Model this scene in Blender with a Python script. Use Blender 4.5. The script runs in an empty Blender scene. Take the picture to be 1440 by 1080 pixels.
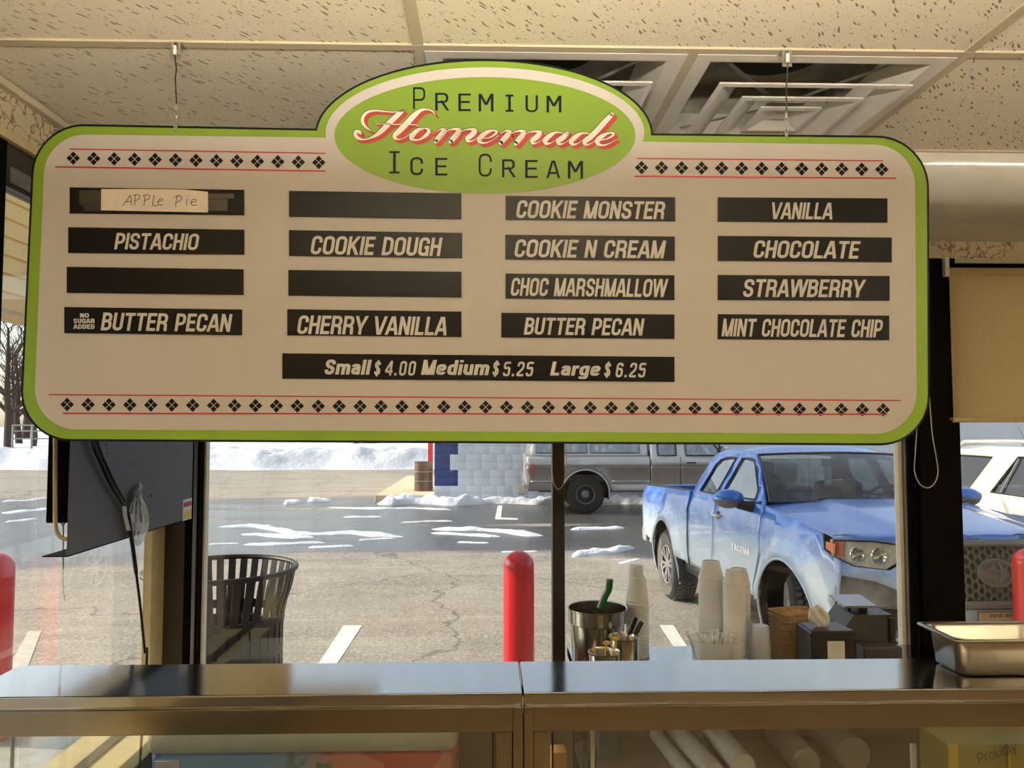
import bpy, bmesh, math, random, os
from mathutils import Vector, Matrix, noise
from mathutils.geometry import delaunay_2d_cdt
PI = math.pi
SC = bpy.context.scene
COL = SC.collection
H0 = 1.75                      # eye height above the shop floor

# ---------------------------------------------------------------- camera
PITCH, YAW, ROLL, FOC = math.radians(3.0), math.radians(-1.5), 0.0, 1081.0
cam_d = bpy.data.cameras.new('camera'); cam = bpy.data.objects.new('camera', cam_d); COL.objects.link(cam)
cam_d.sensor_width = 36; cam_d.lens = 36 * FOC / 1440; cam_d.clip_start = .02; cam_d.clip_end = 400
cam.location = (0, 0, H0)
RC = Matrix.Rotation(YAW, 3, 'Z') @ Matrix.Rotation(PI/2 + PITCH, 3, 'X') @ Matrix.Rotation(ROLL, 3, 'Z')
cam.rotation_euler = RC.to_euler()
SC.camera = cam

def ray(px, py):
    return RC @ Vector(((px - 720) / FOC, (540 - py) / FOC, -1))
def atY(px, py, y):            # point of the vertical plane y = const seen at a measured pixel
    d = ray(px, py); t = y / d.y
    return Vector((d.x * t, y, H0 + d.z * t))
def atZ(px, py, z):
    d = ray(px, py); t = (z - H0) / d.z
    return Vector((d.x * t, d.y * t, z))
def atX(px, py, x):
    d = ray(px, py); t = x / d.x
    return Vector((x, d.y * t, H0 + d.z * t))

# ---------------------------------------------------------------- sky, sun, exposure
wd = bpy.data.worlds.new('sky'); SC.world = wd; wd.use_nodes = True
nt = wd.node_tree; nt.nodes.clear()
sky = nt.nodes.new('ShaderNodeTexSky'); sky.sky_type = 'NISHITA'; sky.sun_disc = False
sky.sun_elevation = math.radians(30); sky.sun_rotation = math.radians(-78); sky.air_density = 1.2; sky.dust_density = 2.2
bg = nt.nodes.new('ShaderNodeBackground'); bg.inputs['Strength'].default_value = .24
wo = nt.nodes.new('ShaderNodeOutputWorld')
hz = nt.nodes.new('ShaderNodeHueSaturation'); hz.inputs['Saturation'].default_value = .62; nt.links.new(sky.outputs[0], hz.inputs['Color']); nt.links.new(hz.outputs[0], bg.inputs['Color']); nt.links.new(bg.outputs[0], wo.inputs['Surface'])
sun_d = bpy.data.lights.new('sun', 'SUN'); sun = bpy.data.objects.new('sun', sun_d); COL.objects.link(sun)
sun_d.energy = 4.4; sun_d.angle = math.radians(.6); sun_d.color = (1, .93, .80)
sun.rotation_euler = Vector((-.90, .12, .46)).to_track_quat('Z', 'Y').to_euler(); sun.location = (-20, 10, 15)
SC.view_settings.view_transform = 'Standard'; SC.view_settings.look = 'None'
SC.view_settings.gamma = 1; SC.view_settings.use_curve_mapping = False
SC.view_settings.exposure = .22
SC.cycles.max_bounces = 10; SC.cycles.transparent_max_bounces = 24
SC.cycles.sample_clamp_indirect = 6; SC.cycles.caustics_reflective = False; SC.cycles.caustics_refractive = False

# ---------------------------------------------------------------- materials
def lin(c):
    return tuple(((v/255)/12.92 if v/255 <= .04045 else ((v/255+.055)/1.055)**2.4) for v in c)
class NT:
    """small wrapper to write node trees"""
    def __init__(s, name):
        s.m = bpy.data.materials.new(name); s.m.use_nodes = True; s.t = s.m.node_tree; s.t.nodes.clear()
        s.out = s.n('ShaderNodeOutputMaterial')
    def n(s, typ, ins=None, **kw):
        x = s.t.nodes.new(typ)
        for k, v in kw.items(): setattr(x, k, v)
        for k, v in (ins or {}).items():
            if isinstance(v, bpy.types.NodeSocket): s.t.links.new(v, x.inputs[k])
            else: x.inputs[k].default_value = v
        return x
    def math(s, op, a, b=0.0, c=0.0, clamp=False):
        return s.n('ShaderNodeMath', {0: a, 1: b, 2: c}, operation=op, use_clamp=clamp).outputs[0]
    def ramp(s, f, lo, hi):     # 0..1 smooth step
        x = s.n('ShaderNodeMapRange', {0: f, 1: lo, 2: hi}, interpolation_type='SMOOTHSTEP'); return x.outputs[0]
    def mix(s, f, a, b):
        x = s.n('ShaderNodeMix', data_type='RGBA')
        for k, v in ((0, f), (6, a), (7, b)):
            if isinstance(v, bpy.types.NodeSocket): s.t.links.new(v, x.inputs[k])
            else: x.inputs[k].default_value = (*v, 1) if isinstance(v, tuple) and len(v) == 3 else v
        return x.outputs[2]
    def coord(s, scale=(1,1,1), rot=(0,0,0), kind='Object'):
        c = s.n('ShaderNodeTexCoord'); m = s.n('ShaderNodeMapping', {0: c.outputs[kind], 2: rot, 3: scale}); return m.outputs[0]
    def noise(s, v, scale, detail=3, rough=.55):
        return s.n('ShaderNodeTexNoise', {'Vector': v, 'Scale': scale, 'Detail': detail, 'Roughness': rough}).outputs[0]
    def bsdf(s, color=(.8,.8,.8), rough=.5, metal=0.0, spec=.5, coat=0.0, bump=None, bs=.2, bd=.01, **kw):
        ins = {'Base Color': (*color, 1) if isinstance(color, tuple) else color, 'Roughness': rough, 'Metallic': metal, 'Specular IOR Level': spec, 'Coat Weight': coat}
        ins.update(kw)
        p = s.n('ShaderNodeBsdfPrincipled', ins)
        if bump is not None:
            b = s.n('ShaderNodeBump', {'Height': bump, 'Strength': bs, 'Distance': bd}); s.t.links.new(b.outputs[0], p.inputs['Normal'])
        s.t.links.new(p.outputs[0], s.out.inputs[0]); return p
MATS = {}
def mat(name, rgb, rough=.5, metal=0.0, var=.06, vs=20, bs=.0, coat=0.0, spec=.5, **kw):
    """plain material with a little procedural unevenness of colour and relief"""
    if name in MATS: return MATS[name]
    k = NT(name); c = lin(rgb) if max(rgb) > 1 else rgb
    v = k.coord(); f = k.noise(v, vs)
    col = k.mix(k.ramp(f, .3, .7), tuple(x*(1-var) for x in c), tuple(min(1, x*(1+var)) for x in c))
    k.bsdf(col, rough, metal, spec, coat, bump=f if bs else None, bs=bs, **kw)
    MATS[name] = k.m; return k.m
def steel(name, rgb=(150,146,138), rough=.2, scale=(2, 60, 60), br=.03):
    k = NT(name); v = k.coord(scale); f = k.noise(v, 6, 4)
    v2 = k.coord(); g = k.noise(v2, 3.0, 2)
    r = k.math('MULTIPLY_ADD', f, .14, rough - .07)
    k.bsdf(k.mix(g, tuple(x*.86 for x in lin(rgb)), lin(rgb)), r, 1.0, bump=f, bs=br, bd=.0005)
    MATS[name] = k.m; return k.m
def glass(name, tint=(.97,.985,.98), r0=.045, gain=1.0, dirt_sheen=0.0):
    """thin pane: clear transmission plus Fresnel mirror reflection"""
    k = NT(name)
    lw = k.n('ShaderNodeLayerWeight', {'Blend': .5}).outputs['Facing']
    p5 = k.math('POWER', lw, 5.0)
    R = k.math('MULTIPLY_ADD', p5, (1-r0)*gain, r0, clamp=True)
    t = k.n('ShaderNodeBsdfTransparent', {0: (*tint, 1)}); g = k.n('ShaderNodeBsdfGlossy', {0: (1,1,1,1), 'Roughness': 0.0})
    m = k.n('ShaderNodeMixShader', {0: R, 1: t.outputs[0], 2: g.outputs[0]})
    o = m.outputs[0]
    if dirt_sheen:
        d = k.n('ShaderNodeBsdfDiffuse', {0: (.7,.68,.62,1)})
        f = k.math('MULTIPLY', k.ramp(k.noise(k.coord((3,3,1)), 3, 5), .4, .8), dirt_sheen)
        o = k.n('ShaderNodeMixShader', {0: f, 1: o, 2: d.outputs[0]}).outputs[0]
    k.t.links.new(o, k.out.inputs[0]); MATS[name] = k.m; return k.m
def emit(name, rgb, s):
    k = NT(name); e = k.n('ShaderNodeEmission', {0: (*rgb, 1), 1: s}); k.t.links.new(e.outputs[0], k.out.inputs[0]); MATS[name] = k.m; return k.m

def m_ceiling_tile():
    k = NT('mineral_fibre_tile'); g = k.n('ShaderNodeNewGeometry').outputs['Position']
    def layer(scale, rot, sc, lo, hi, seed):
        m = k.n('ShaderNodeMapping', {0: g, 1: (seed, seed*.7, 0), 2: (0, 0, rot), 3: (1, 1/scale[1], 1)}, vector_type='TEXTURE').outputs[0]
        w = k.n('ShaderNodeTexNoise', {'Vector': g, 'Scale': 14.0}).outputs['Color']
        a = k.n('ShaderNodeVectorMath', {0: w, 1: (.03, .012, 0)}, operation='MULTIPLY').outputs[0]
        mm = k.n('ShaderNodeVectorMath', {0: m, 1: a}, operation='ADD').outputs[0]
        d = k.n('ShaderNodeTexVoronoi', {'Vector': mm, 'Scale': sc}).outputs['Distance']
        r = k.n('ShaderNodeTexVoronoi', {'Vector': mm, 'Scale': sc}).outputs['Color']
        rr = k.n('ShaderNodeSeparateColor', {0: r}).outputs[0]
        th = k.math('MULTIPLY_ADD', rr, hi - lo, lo)
        q = k.math('SUBTRACT', d, th); return k.ramp(q, .05, -.02)
    f1 = layer((1.0, .24, 1), math.radians(-38), 120.0, -.02, .32, 3.1)
    f2 = layer((1.0, .6, 1), .3, 210.0, -.06, .24, 8.7)
    pit = k.math('MAXIMUM', f1, f2)
    n = k.noise(g, 9, 4)
    base = k.mix(n, lin((232,222,198)), lin((240,231,210)))
    col = k.mix(k.math('MULTIPLY', pit, .72), base, lin((92,66,40)))
    h = k.math('MULTIPLY_ADD', pit, -1.0, k.math('MULTIPLY', k.noise(g, 260, 2), .12))
    k.bsdf(col, .95, bump=h, bs=.5, bd=.003, spec=.2); MATS['tile'] = k.m
m_ceiling_tile()
def m_marble_paper():
    k = NT('marbled_wallpaper'); g = k.n('ShaderNodeNewGeometry').outputs['Position']
    w = k.n('ShaderNodeTexNoise', {'Vector': g, 'Scale': 9.0, 'Detail': 5.0}).outputs['Color']
    v = k.n('ShaderNodeVectorMath', {0: w, 1: (.28,.28,.28)}, operation='MULTIPLY').outputs[0]
    p = k.n('ShaderNodeVectorMath', {0: g, 1: v}, operation='ADD').outputs[0]
    d = k.n('ShaderNodeTexVoronoi', {'Vector': p, 'Scale': 20.0}, feature='DISTANCE_TO_EDGE').outputs['Distance']
    vein = k.math('MULTIPLY', k.ramp(d, .09, .0), k.ramp(k.noise(g, 9, 3), .40, .54))
    col = k.mix(k.noise(g, 14, 6), lin((190,174,142)), lin((216,204,172)))
    k.bsdf(k.mix(vein, col, lin((122,98,58))), .55); MATS['marble'] = k.m
m_marble_paper()
def m_asphalt():
    k = NT('salted_asphalt'); g = k.n('ShaderNodeNewGeometry').outputs['Position']
    wide = k.n('ShaderNodeMapping', {0: g, 3: (.35, 1.0, 1)}).outputs[0]
    fine = k.noise(g, 34, 5, .85); mid = k.noise(wide, 2.4, 6, .65); big = k.noise(wide, .45, 4, .6)
    c = k.mix(k.ramp(mid, .30, .74), lin((132,122,108)), lin((166,154,137)))
    c = k.mix(k.math('MULTIPLY', k.ramp(big, .36, .62), .5), c, lin((166,152,132)))
    c = k.mix(k.math('MULTIPLY', k.ramp(fine, .50, .64), .7), c, lin((214,206,192)))
    c = k.mix(k.math('MULTIPLY', k.ramp(fine, .47, .34), .7), c, lin((86,80,74)))
    salt = k.ramp(k.noise(k.n('ShaderNodeMapping', {0: g, 2: (0,0,.18), 3: (.16, 1.1, 1)}).outputs[0], 2.1, 7, .7), .60, .70)
    c = k.mix(k.math('MULTIPLY', salt, .28), c, lin((214,206,192)))
    # wet band further out
    y = k.n('ShaderNodeSeparateXYZ', {0: g}).outputs[1]
    wb = k.math('ADD', y, k.math('MULTIPLY', k.math('SUBTRACT', k.noise(wide, .5, 5), .5), 7.0))
    wet = k.math('MULTIPLY', k.ramp(wb, 11.0, 12.2), k.ramp(wb, 21.5, 19.0))
    wet = k.math('MULTIPLY', wet, k.ramp(k.noise(k.n('ShaderNodeMapping', {0: g, 3: (.12,.9,1)}).outputs[0], 1.2, 5), .31, .43))
    c = k.mix(k.math('MULTIPLY', wet, .82), c, lin((56,60,66)))
    r = k.math('MULTIPLY_ADD', wet, -.62, .88)
    crack = k.n('ShaderNodeTexVoronoi', {'Vector': k.n('ShaderNodeVectorMath', {0: g, 1: k.n('ShaderNodeTexNoise', {'Vector': g, 'Scale': 1.5, 'Detail': 5.0}).outputs['Color']}, operation='ADD').outputs[0], 'Scale': .28}, feature='DISTANCE_TO_EDGE').outputs['Distance']
    c = k.mix(k.math('MULTIPLY', k.ramp(crack, .008, .002), .6), c, lin((84,76,68)))
    k.bsdf(c, r, bump=fine, bs=.35, bd=.01); MATS['asphalt'] = k.m
m_asphalt()
def m_snow():
    k = NT('old_snow'); g = k.n('ShaderNodeNewGeometry').outputs['Position']
    n = k.noise(g, 3.5, 6, .65); s = k.noise(g, 1.1, 4)
    c = k.mix(k.ramp(s, .35, .7), lin((214,216,222)), lin((236,236,238)))
    k.bsdf(c, .75, bump=n, bs=.8, bd=.10, spec=.3); MATS['snow'] = k.m
m_snow()
def m_paint(name, rgb, dust, zlo, zhi, amt, coat=.8, rough=.28):
    """car paint with salt film that thins upwards"""
    k = NT(name); v = k.coord(); z = k.n('ShaderNodeSeparateXYZ', {0: v}).outputs[2]
    n = k.noise(k.coord((1,1,1.8)), 4.2, 6, .68); f = k.noise(v, 38, 4, .8)
    a = k.math('MULTIPLY_ADD', n, .9, k.ramp(z, zhi, zlo)); a = k.math('SUBTRACT', a, .62)
    d = k.math('MULTIPLY', k.ramp(k.math('MULTIPLY_ADD', f, .35, a), .0, .85), amt)
    c = k.mix(d, lin(rgb), lin(dust))
    k.bsdf(c, k.math('MULTIPLY_ADD', d, .5, rough), .25, coat=coat); MATS[name] = k.m
m_paint('blue_paint', (8,102,198), (192,208,220), .50, 1.36, .95)
m_paint('silver_paint', (196,192,190), (176,170,164), .4, 1.5, .7)
m_paint('brown_paint', (112,98,92), (140,130,122), .4, 1.2, .8)
m_paint('cream_paint', (240,234,214), (222,216,200), .3, 1.0, .6)
def m_shade():
    k = NT('woven_shade_cloth'); v = k.coord()
    a = k.n('ShaderNodeTexWave', {'Vector': v, 'Scale': 42.0, 'Distortion': 1.0, 'Detail': 2.0}, bands_direction='X').outputs['Fac']
    b = k.n('ShaderNodeTexWave', {'Vector': v, 'Scale': 90.0, 'Distortion': .6}, bands_direction='Z').outputs['Fac']
    f = k.math('MULTIPLY_ADD', a, .45, k.math('MULTIPLY_ADD', b, .4, k.math('MULTIPLY', k.noise(v, 60, 3), .3)))
    c = k.mix(k.ramp(f, .2, .95), lin((214,194,150)), lin((242,228,190)))
    d = k.n('ShaderNodeBsdfDiffuse', {0: c}); t = k.n('ShaderNodeBsdfTranslucent', {0: c})
    m = k.n('ShaderNodeMixShader', {0: .5, 1: d.outputs[0], 2: t.outputs[0]})
    k.t.links.new(m.outputs[0], k.out.inputs[0]); MATS['shade'] = k.m
m_shade()

def m_blockwall():
    k = NT('painted_block_wall'); g = k.n('ShaderNodeNewGeometry').outputs['Position']
    s = k.n('ShaderNodeSeparateXYZ', {0: g}); v = k.n('ShaderNodeCombineXYZ', {0: s.outputs[0], 1: s.outputs[2], 2: 0.0}).outputs[0]
    b = k.n('ShaderNodeTexBrick', {'Vector': v, 'Scale': 1.0, 'Mortar Size': .006, 'Brick Width': .4, 'Row Height': .2, 'Color1': (*lin((222,226,232)),1), 'Color2': (*lin((226,229,234)),1), 'Mortar': (*lin((214,219,226)),1)})
    k.bsdf(b.outputs[0], .7, bump=b.outputs[1], bs=-.3); MATS['blockwall'] = k.m
m_blockwall()

# ---------------------------------------------------------------- mesh builder
class MB:
    def __init__(s): s.v = []; s.f = []; s.mi = []; s.cur = 0; s.bev = False
    def add(s, vs, fs):
        b = len(s.v); s.v += [Vector(p) for p in vs]
        for f in fs: s.f.append([b+i for i in f]); s.mi.append(s.cur)
        return s
    def box(s, a, b, bev=0.0):
        x0,y0,z0 = (min(a[i], b[i]) for i in range(3)); x1,y1,z1 = (max(a[i], b[i]) for i in range(3))
        if bev <= 0:
            return s.add([(x0,y0,z0),(x1,y0,z0),(x1,y1,z0),(x0,y1,z0),(x0,y0,z1),(x1,y0,z1),(x1,y1,z1),(x0,y1,z1)],
                         [(0,3,2,1),(4,5,6,7),(0,1,5,4),(1,2,6,5),(2,3,7,6),(3,0,4,7)])
        s.bev = True; e = min(bev, (x1-x0)*.49, (y1-y0)*.49, (z1-z0)*.49); bm = bmesh.new()
        bmesh.ops.create_cube(bm, size=1)
        for v in bm.verts: v.co = Vector(((x0+x1)/2+v.co.x*(x1-x0), (y0+y1)/2+v.co.y*(y1-y0), (z0+z1)/2+v.co.z*(z1-z0)))
        bmesh.ops.bevel(bm, geom=bm.edges[:], offset=e, segments=2, affect='EDGES', profile=.5)
        bm.verts.index_update(); s.add([v.co.copy() for v in bm.verts], [[v.index for v in f.verts] for f in bm.faces]); bm.free(); return s
    def prism(s, pts, n, d):     # planar polygon (3-D points) extruded along n by d
        n = Vector(n).normalized()*d; k = len(pts); P = [Vector(p) for p in pts]
        return s.add(P + [p+n for p in P], [list(range(k))[::-1], list(range(k, 2*k))] + [(i, (i+1)%k, k+(i+1)%k, k+i) for i in range(k)])
    def lathe(s, prof, c=(0,0,0), n=32, axis='Z', cap=True, ang=2*PI, a0=0):
        c = Vector(c); full = ang > 6.28; m = n if full else n+1; vs = []
        for r, h in prof:
            for i in range(m):
                a = a0 + ang*i/n; p = (r*math.cos(a), r*math.sin(a), h)
                if axis == 'Y': p = (p[0], p[2], p[1])
                if axis == 'X': p = (p[2], p[0], p[1])
                vs.append(c+Vector(p))
        fs = [(j*m+i, j*m+(i+1)%m, (j+1)*m+(i+1)%m, (j+1)*m+i) for j in range(len(prof)-1) for i in range(n)]
        if cap and full:
            if prof[0][0] > 1e-5: fs.append(list(range(m))[::-1])
            if prof[-1][0] > 1e-5: fs.append([(len(prof)-1)*m+i for i in range(m)])
        return s.add(vs, fs)
    def tube(s, path, r, n=8, closed=False, cap=True):
        P = [Vector(p) for p in path]; k = len(P); R = r if isinstance(r, (list, tuple)) else [r]*k
        T = []
        for i in range(k):
            a = P[(i-1)%k] if (closed or i) else P[i]; b = P[(i+1)%k] if (closed or i < k-1) else P[i]
            T.append((b-a).normalized())
        u = T[0].orthogonal().normalized(); vs = []
        for i in range(k):
            u = (u - T[i]*u.dot(T[i])); u = u.normalized() if u.length > 1e-6 else T[i].orthogonal().normalized()
            w = T[i].cross(u)
            for j in range(n):
                a = 2*PI*j/n; vs.append(P[i] + (u*math.cos(a) + w*math.sin(a))*R[i])
        fs = [(i*n+j, i*n+(j+1)%n, ((i+1)%k)*n+(j+1)%n, ((i+1)%k)*n+j) for i in range(k if closed else k-1) for j in range(n)]
        if cap and not closed: fs += [list(range(n))[::-1], [(k-1)*n+j for j in range(n)]]
        return s.add(vs, fs)
    def grid(s, rows, thick=None):
        m = len(rows[0]); n = len(rows); vs = [p for r in rows for p in r]
        return s.add(vs, [(i*m+j, i*m+j+1, (i+1)*m+j+1, (i+1)*m+j) for i in range(n-1) for j in range(m-1)])
    def beam(s, a, b, w, h, up=(0,0,1)):
        a, b = Vector(a), Vector(b); t = (b-a).normalized(); u = Vector(up); sd = t.cross(u).normalized(); u = sd.cross(t)
        q = [(-w/2,-h/2),(w/2,-h/2),(w/2,h/2),(-w/2,h/2)]
        return s.prism([a+sd*x+u*y for x, y in q], t, (b-a).length)
    def ball(s, c, r, n=10, sq=(1,1,1)):
        k = max(4, n//2); c = Vector(c)
        pr = [(math.sin(PI*i/k), -math.cos(PI*i/k)) for i in range(k+1)]
        vs = []; fs = []
        for q, h in pr:
            for j in range(n): vs.append(c + Vector((q*r*math.cos(2*PI*j/n)*sq[0], q*r*math.sin(2*PI*j/n)*sq[1], h*r*sq[2])))
        fs = [(i*n+j, i*n+(j+1)%n, (i+1)*n+(j+1)%n, (i+1)*n+j) for i in range(k) for j in range(n)]
        return s.add(vs, fs)
    def mesh(s, name, m, off=(0,0,0), sharp=35, smooth=True):
        me = bpy.data.meshes.new(name); off = Vector(off)
        me.from_pydata([tuple(p-off) for p in s.v], [], s.f); me.validate(); me.update()
        for x in (m if isinstance(m, (list, tuple)) else [m]): me.materials.append(MATS[x] if isinstance(x, str) else x)
        if isinstance(m, (list, tuple)):
            for p, i in zip(me.polygons, s.mi): p.material_index = i
        bm = bmesh.new(); bm.from_mesh(me)
        bmesh.ops.remove_doubles(bm, verts=bm.verts, dist=1e-6)
        bmesh.ops.recalc_face_normals(bm, faces=bm.faces); bm.to_mesh(me); bm.free()
        if smooth:
            me.polygons.foreach_set('use_smooth', [True]*len(me.polygons)); me.set_sharp_from_angle(angle=math.radians(sharp))
        return me
    def build(s, name, m, parent=None, off=None, loc=None, sharp=35, smooth=True):
        """off: world position of the parent thing, taken off the vertices"""
        if off is None: off = (0,0,0)
        o = bpy.data.objects.new(name, s.mesh(name, m, off, sharp, smooth)); COL.objects.link(o)
        if loc is not None: o.location = loc
        if s.bev: q = o.modifiers.new('w', 'WEIGHTED_NORMAL'); q.keep_sharp = True; q.weight = 100
        o.parent = parent; return o

def tag(o, label=None, cat=None, group=None, kind=None):
    if label: o['label'] = label
    if cat: o['category'] = cat
    if group: o['group'] = group
    if kind: o['kind'] = kind
    return o
def thing(name, label, cat, loc=(0,0,0), rz=0, group=None, kind=None, parent=None):
    o = bpy.data.objects.new(name, None); COL.objects.link(o); o.empty_display_size = .05
    o.location = loc; o.rotation_euler = (0, 0, rz); o.parent = parent
    return tag(o, label, cat, group, kind)
def solo(mb, name, m, label, cat, loc, group=None, **kw):      # one-mesh thing, origin at its base
    o = mb.build(name, m, None, off=loc, loc=loc, **kw); return tag(o, label, cat, group)
def copy_tree(o, parent=None):
    c = o.copy(); COL.objects.link(c)
    if parent: c.parent = parent
    for ch in [x for x in bpy.data.objects if x.parent == o]: copy_tree(ch, c)
    return c
def in_poly(x, y, P):
    r = False; j = len(P)-1
    for i in range(len(P)):
        if (P[i][1] > y) != (P[j][1] > y) and x < (P[j][0]-P[i][0])*(y-P[i][1])/(P[j][1]-P[i][1])+P[i][0]: r = not r
        j = i
    return r
def subdiv(P, d):
    o = []
    for i in range(len(P)):
        a, b = P[i], P[(i+1) % len(P)]; k = max(1, int(math.hypot(b[0]-a[0], b[1]-a[1])/d))
        o += [(a[0]+(b[0]-a[0])*t/k, a[1]+(b[1]-a[1])*t/k) for t in range(k)]
    return o
def fill2d(P, holes=(), d=None):
    """triangulate an outline with holes; returns 2-D points and triangles"""
    if d: P = subdiv(P, d); holes = [subdiv(h, d) for h in holes]
    vs = list(P); es = [(i, (i+1) % len(P)) for i in range(len(P))]
    for h in holes:
        b = len(vs); vs += h; es += [(b+i, b+(i+1) % len(h)) for i in range(len(h))]
    if d:
        x0 = min(p[0] for p in P); x1 = max(p[0] for p in P); y0 = min(p[1] for p in P); y1 = max(p[1] for p in P)
        bd = vs[:]; y = y0+d/2; row = 0
        while y < y1:
            x = x0 + (d/2 if row % 2 else d)
            while x < x1:
                if in_poly(x, y, P) and not any(in_poly(x, y, h) for h in holes) and all((x-q[0])**2+(y-q[1])**2 > (d*.45)**2 for q in bd): vs.append((x, y))
                x += d
            y += d*.87; row += 1
    r = delaunay_2d_cdt([Vector(v) for v in vs], es, [], 0, 1e-7)
    ov, of = r[0], r[2]; tri = []
    for f in of:
        cx = sum(ov[i].x for i in f)/len(f); cy = sum(ov[i].y for i in f)/len(f)
        if in_poly(cx, cy, P) and not any(in_poly(cx, cy, h) for h in holes): tri.append(list(f))
    return [(p.x, p.y) for p in ov], tri
def slab(P, holes, f, n, t, d=None):
    """filled outline mapped by f(u, v) -> 3-D and given thickness t along n"""
    V, T = fill2d(P, holes, d); mb = MB(); A = [f(*p) for p in V]
    if not t: mb.add(A, T); return mb
    N = Vector(n)*t; k = len(A)
    cnt = {}
    for tr in T:
        for i in range(len(tr)):
            e = (tr[i], tr[(i+1) % len(tr)]); cnt[e] = 1
    side = [(a, b) for (a, b) in cnt if (b, a) not in cnt]
    mb.add(A + [p+N for p in A], T + [[k+i for i in tr[::-1]] for tr in T] + [(b, a, k+a, k+b) for a, b in side])
    return mb
def arc(cx, cy, rx, ry, a0, a1, n):
    return [(cx+rx*math.cos(math.radians(a0+(a1-a0)*i/n)), cy+ry*math.sin(math.radians(a0+(a1-a0)*i/n))) for i in range(n+1)]

# ---------------------------------------------------------------- stroke lettering
def rpoly(P, r, closed=False):
    o = []; n = len(P)
    for i in range(n):
        if not closed and i in (0, n-1): o.append(P[i]); continue
        a, b, c = (Vector(P[(i-1) % n]), Vector(P[i]), Vector(P[(i+1) % n]))
        la, lc = (a-b).length, (c-b).length
        e = min(r, la*(.5 if closed or i > 1 else .98), lc*(.5 if closed or i < n-2 else .98)); p, q = b+(a-b).normalized()*e, b+(c-b).normalized()*e
        for k in range(9):
            t = k/8; o.append(tuple(p*(1-t)**2*1.0 + b*2*t*(1-t) + q*t*t) if False else tuple((p*(1-t)+b*t)*(1-t)+(b*(1-t)+q*t)*t))
    return o
def ribbon(P, w, closed=False):
    """quads of a band of width w (number or list) along P"""
    n = len(P); P = [Vector(p) for p in P]; W = w if isinstance(w, list) else [w]*n; L = []; R = []
    for i in range(n):
        a = P[i-1] if (i or closed) else None; c = P[(i+1) % n] if (i < n-1 or closed) else None
        d1 = (P[i]-a).normalized() if a is not None and (P[i]-a).length > 1e-9 else None
        d2 = (c-P[i]).normalized() if c is not None and (c-P[i]).length > 1e-9 else None
        d1 = d1 or d2; d2 = d2 or d1
        t = (d1+d2); t = t.normalized() if t.length > 1e-6 else d1
        k = max(.5, t.dot(d1)); nn = Vector((-t.y, t.x))*W[i]/2/k
        L.append(P[i]+nn); R.append(P[i]-nn)
    return [[L[i], L[(i+1) % n], R[(i+1) % n], R[i]] for i in range(n if closed else n-1)]
def clip(poly, lo, hi):
    for s, lim in ((1, lo), (-1, hi)):
        out = []
        for i in range(len(poly)):
            a, b = poly[i], poly[(i+1) % len(poly)]; ia = s*(a[1]-lim) >= -1e-9; ib = s*(b[1]-lim) >= -1e-9
            if ia: out.append(a)
            if ia != ib:
                t = (lim-a[1])/(b[1]-a[1]); out.append((a[0]+(b[0]-a[0])*t, lim))
        poly = out
    return poly
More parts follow.
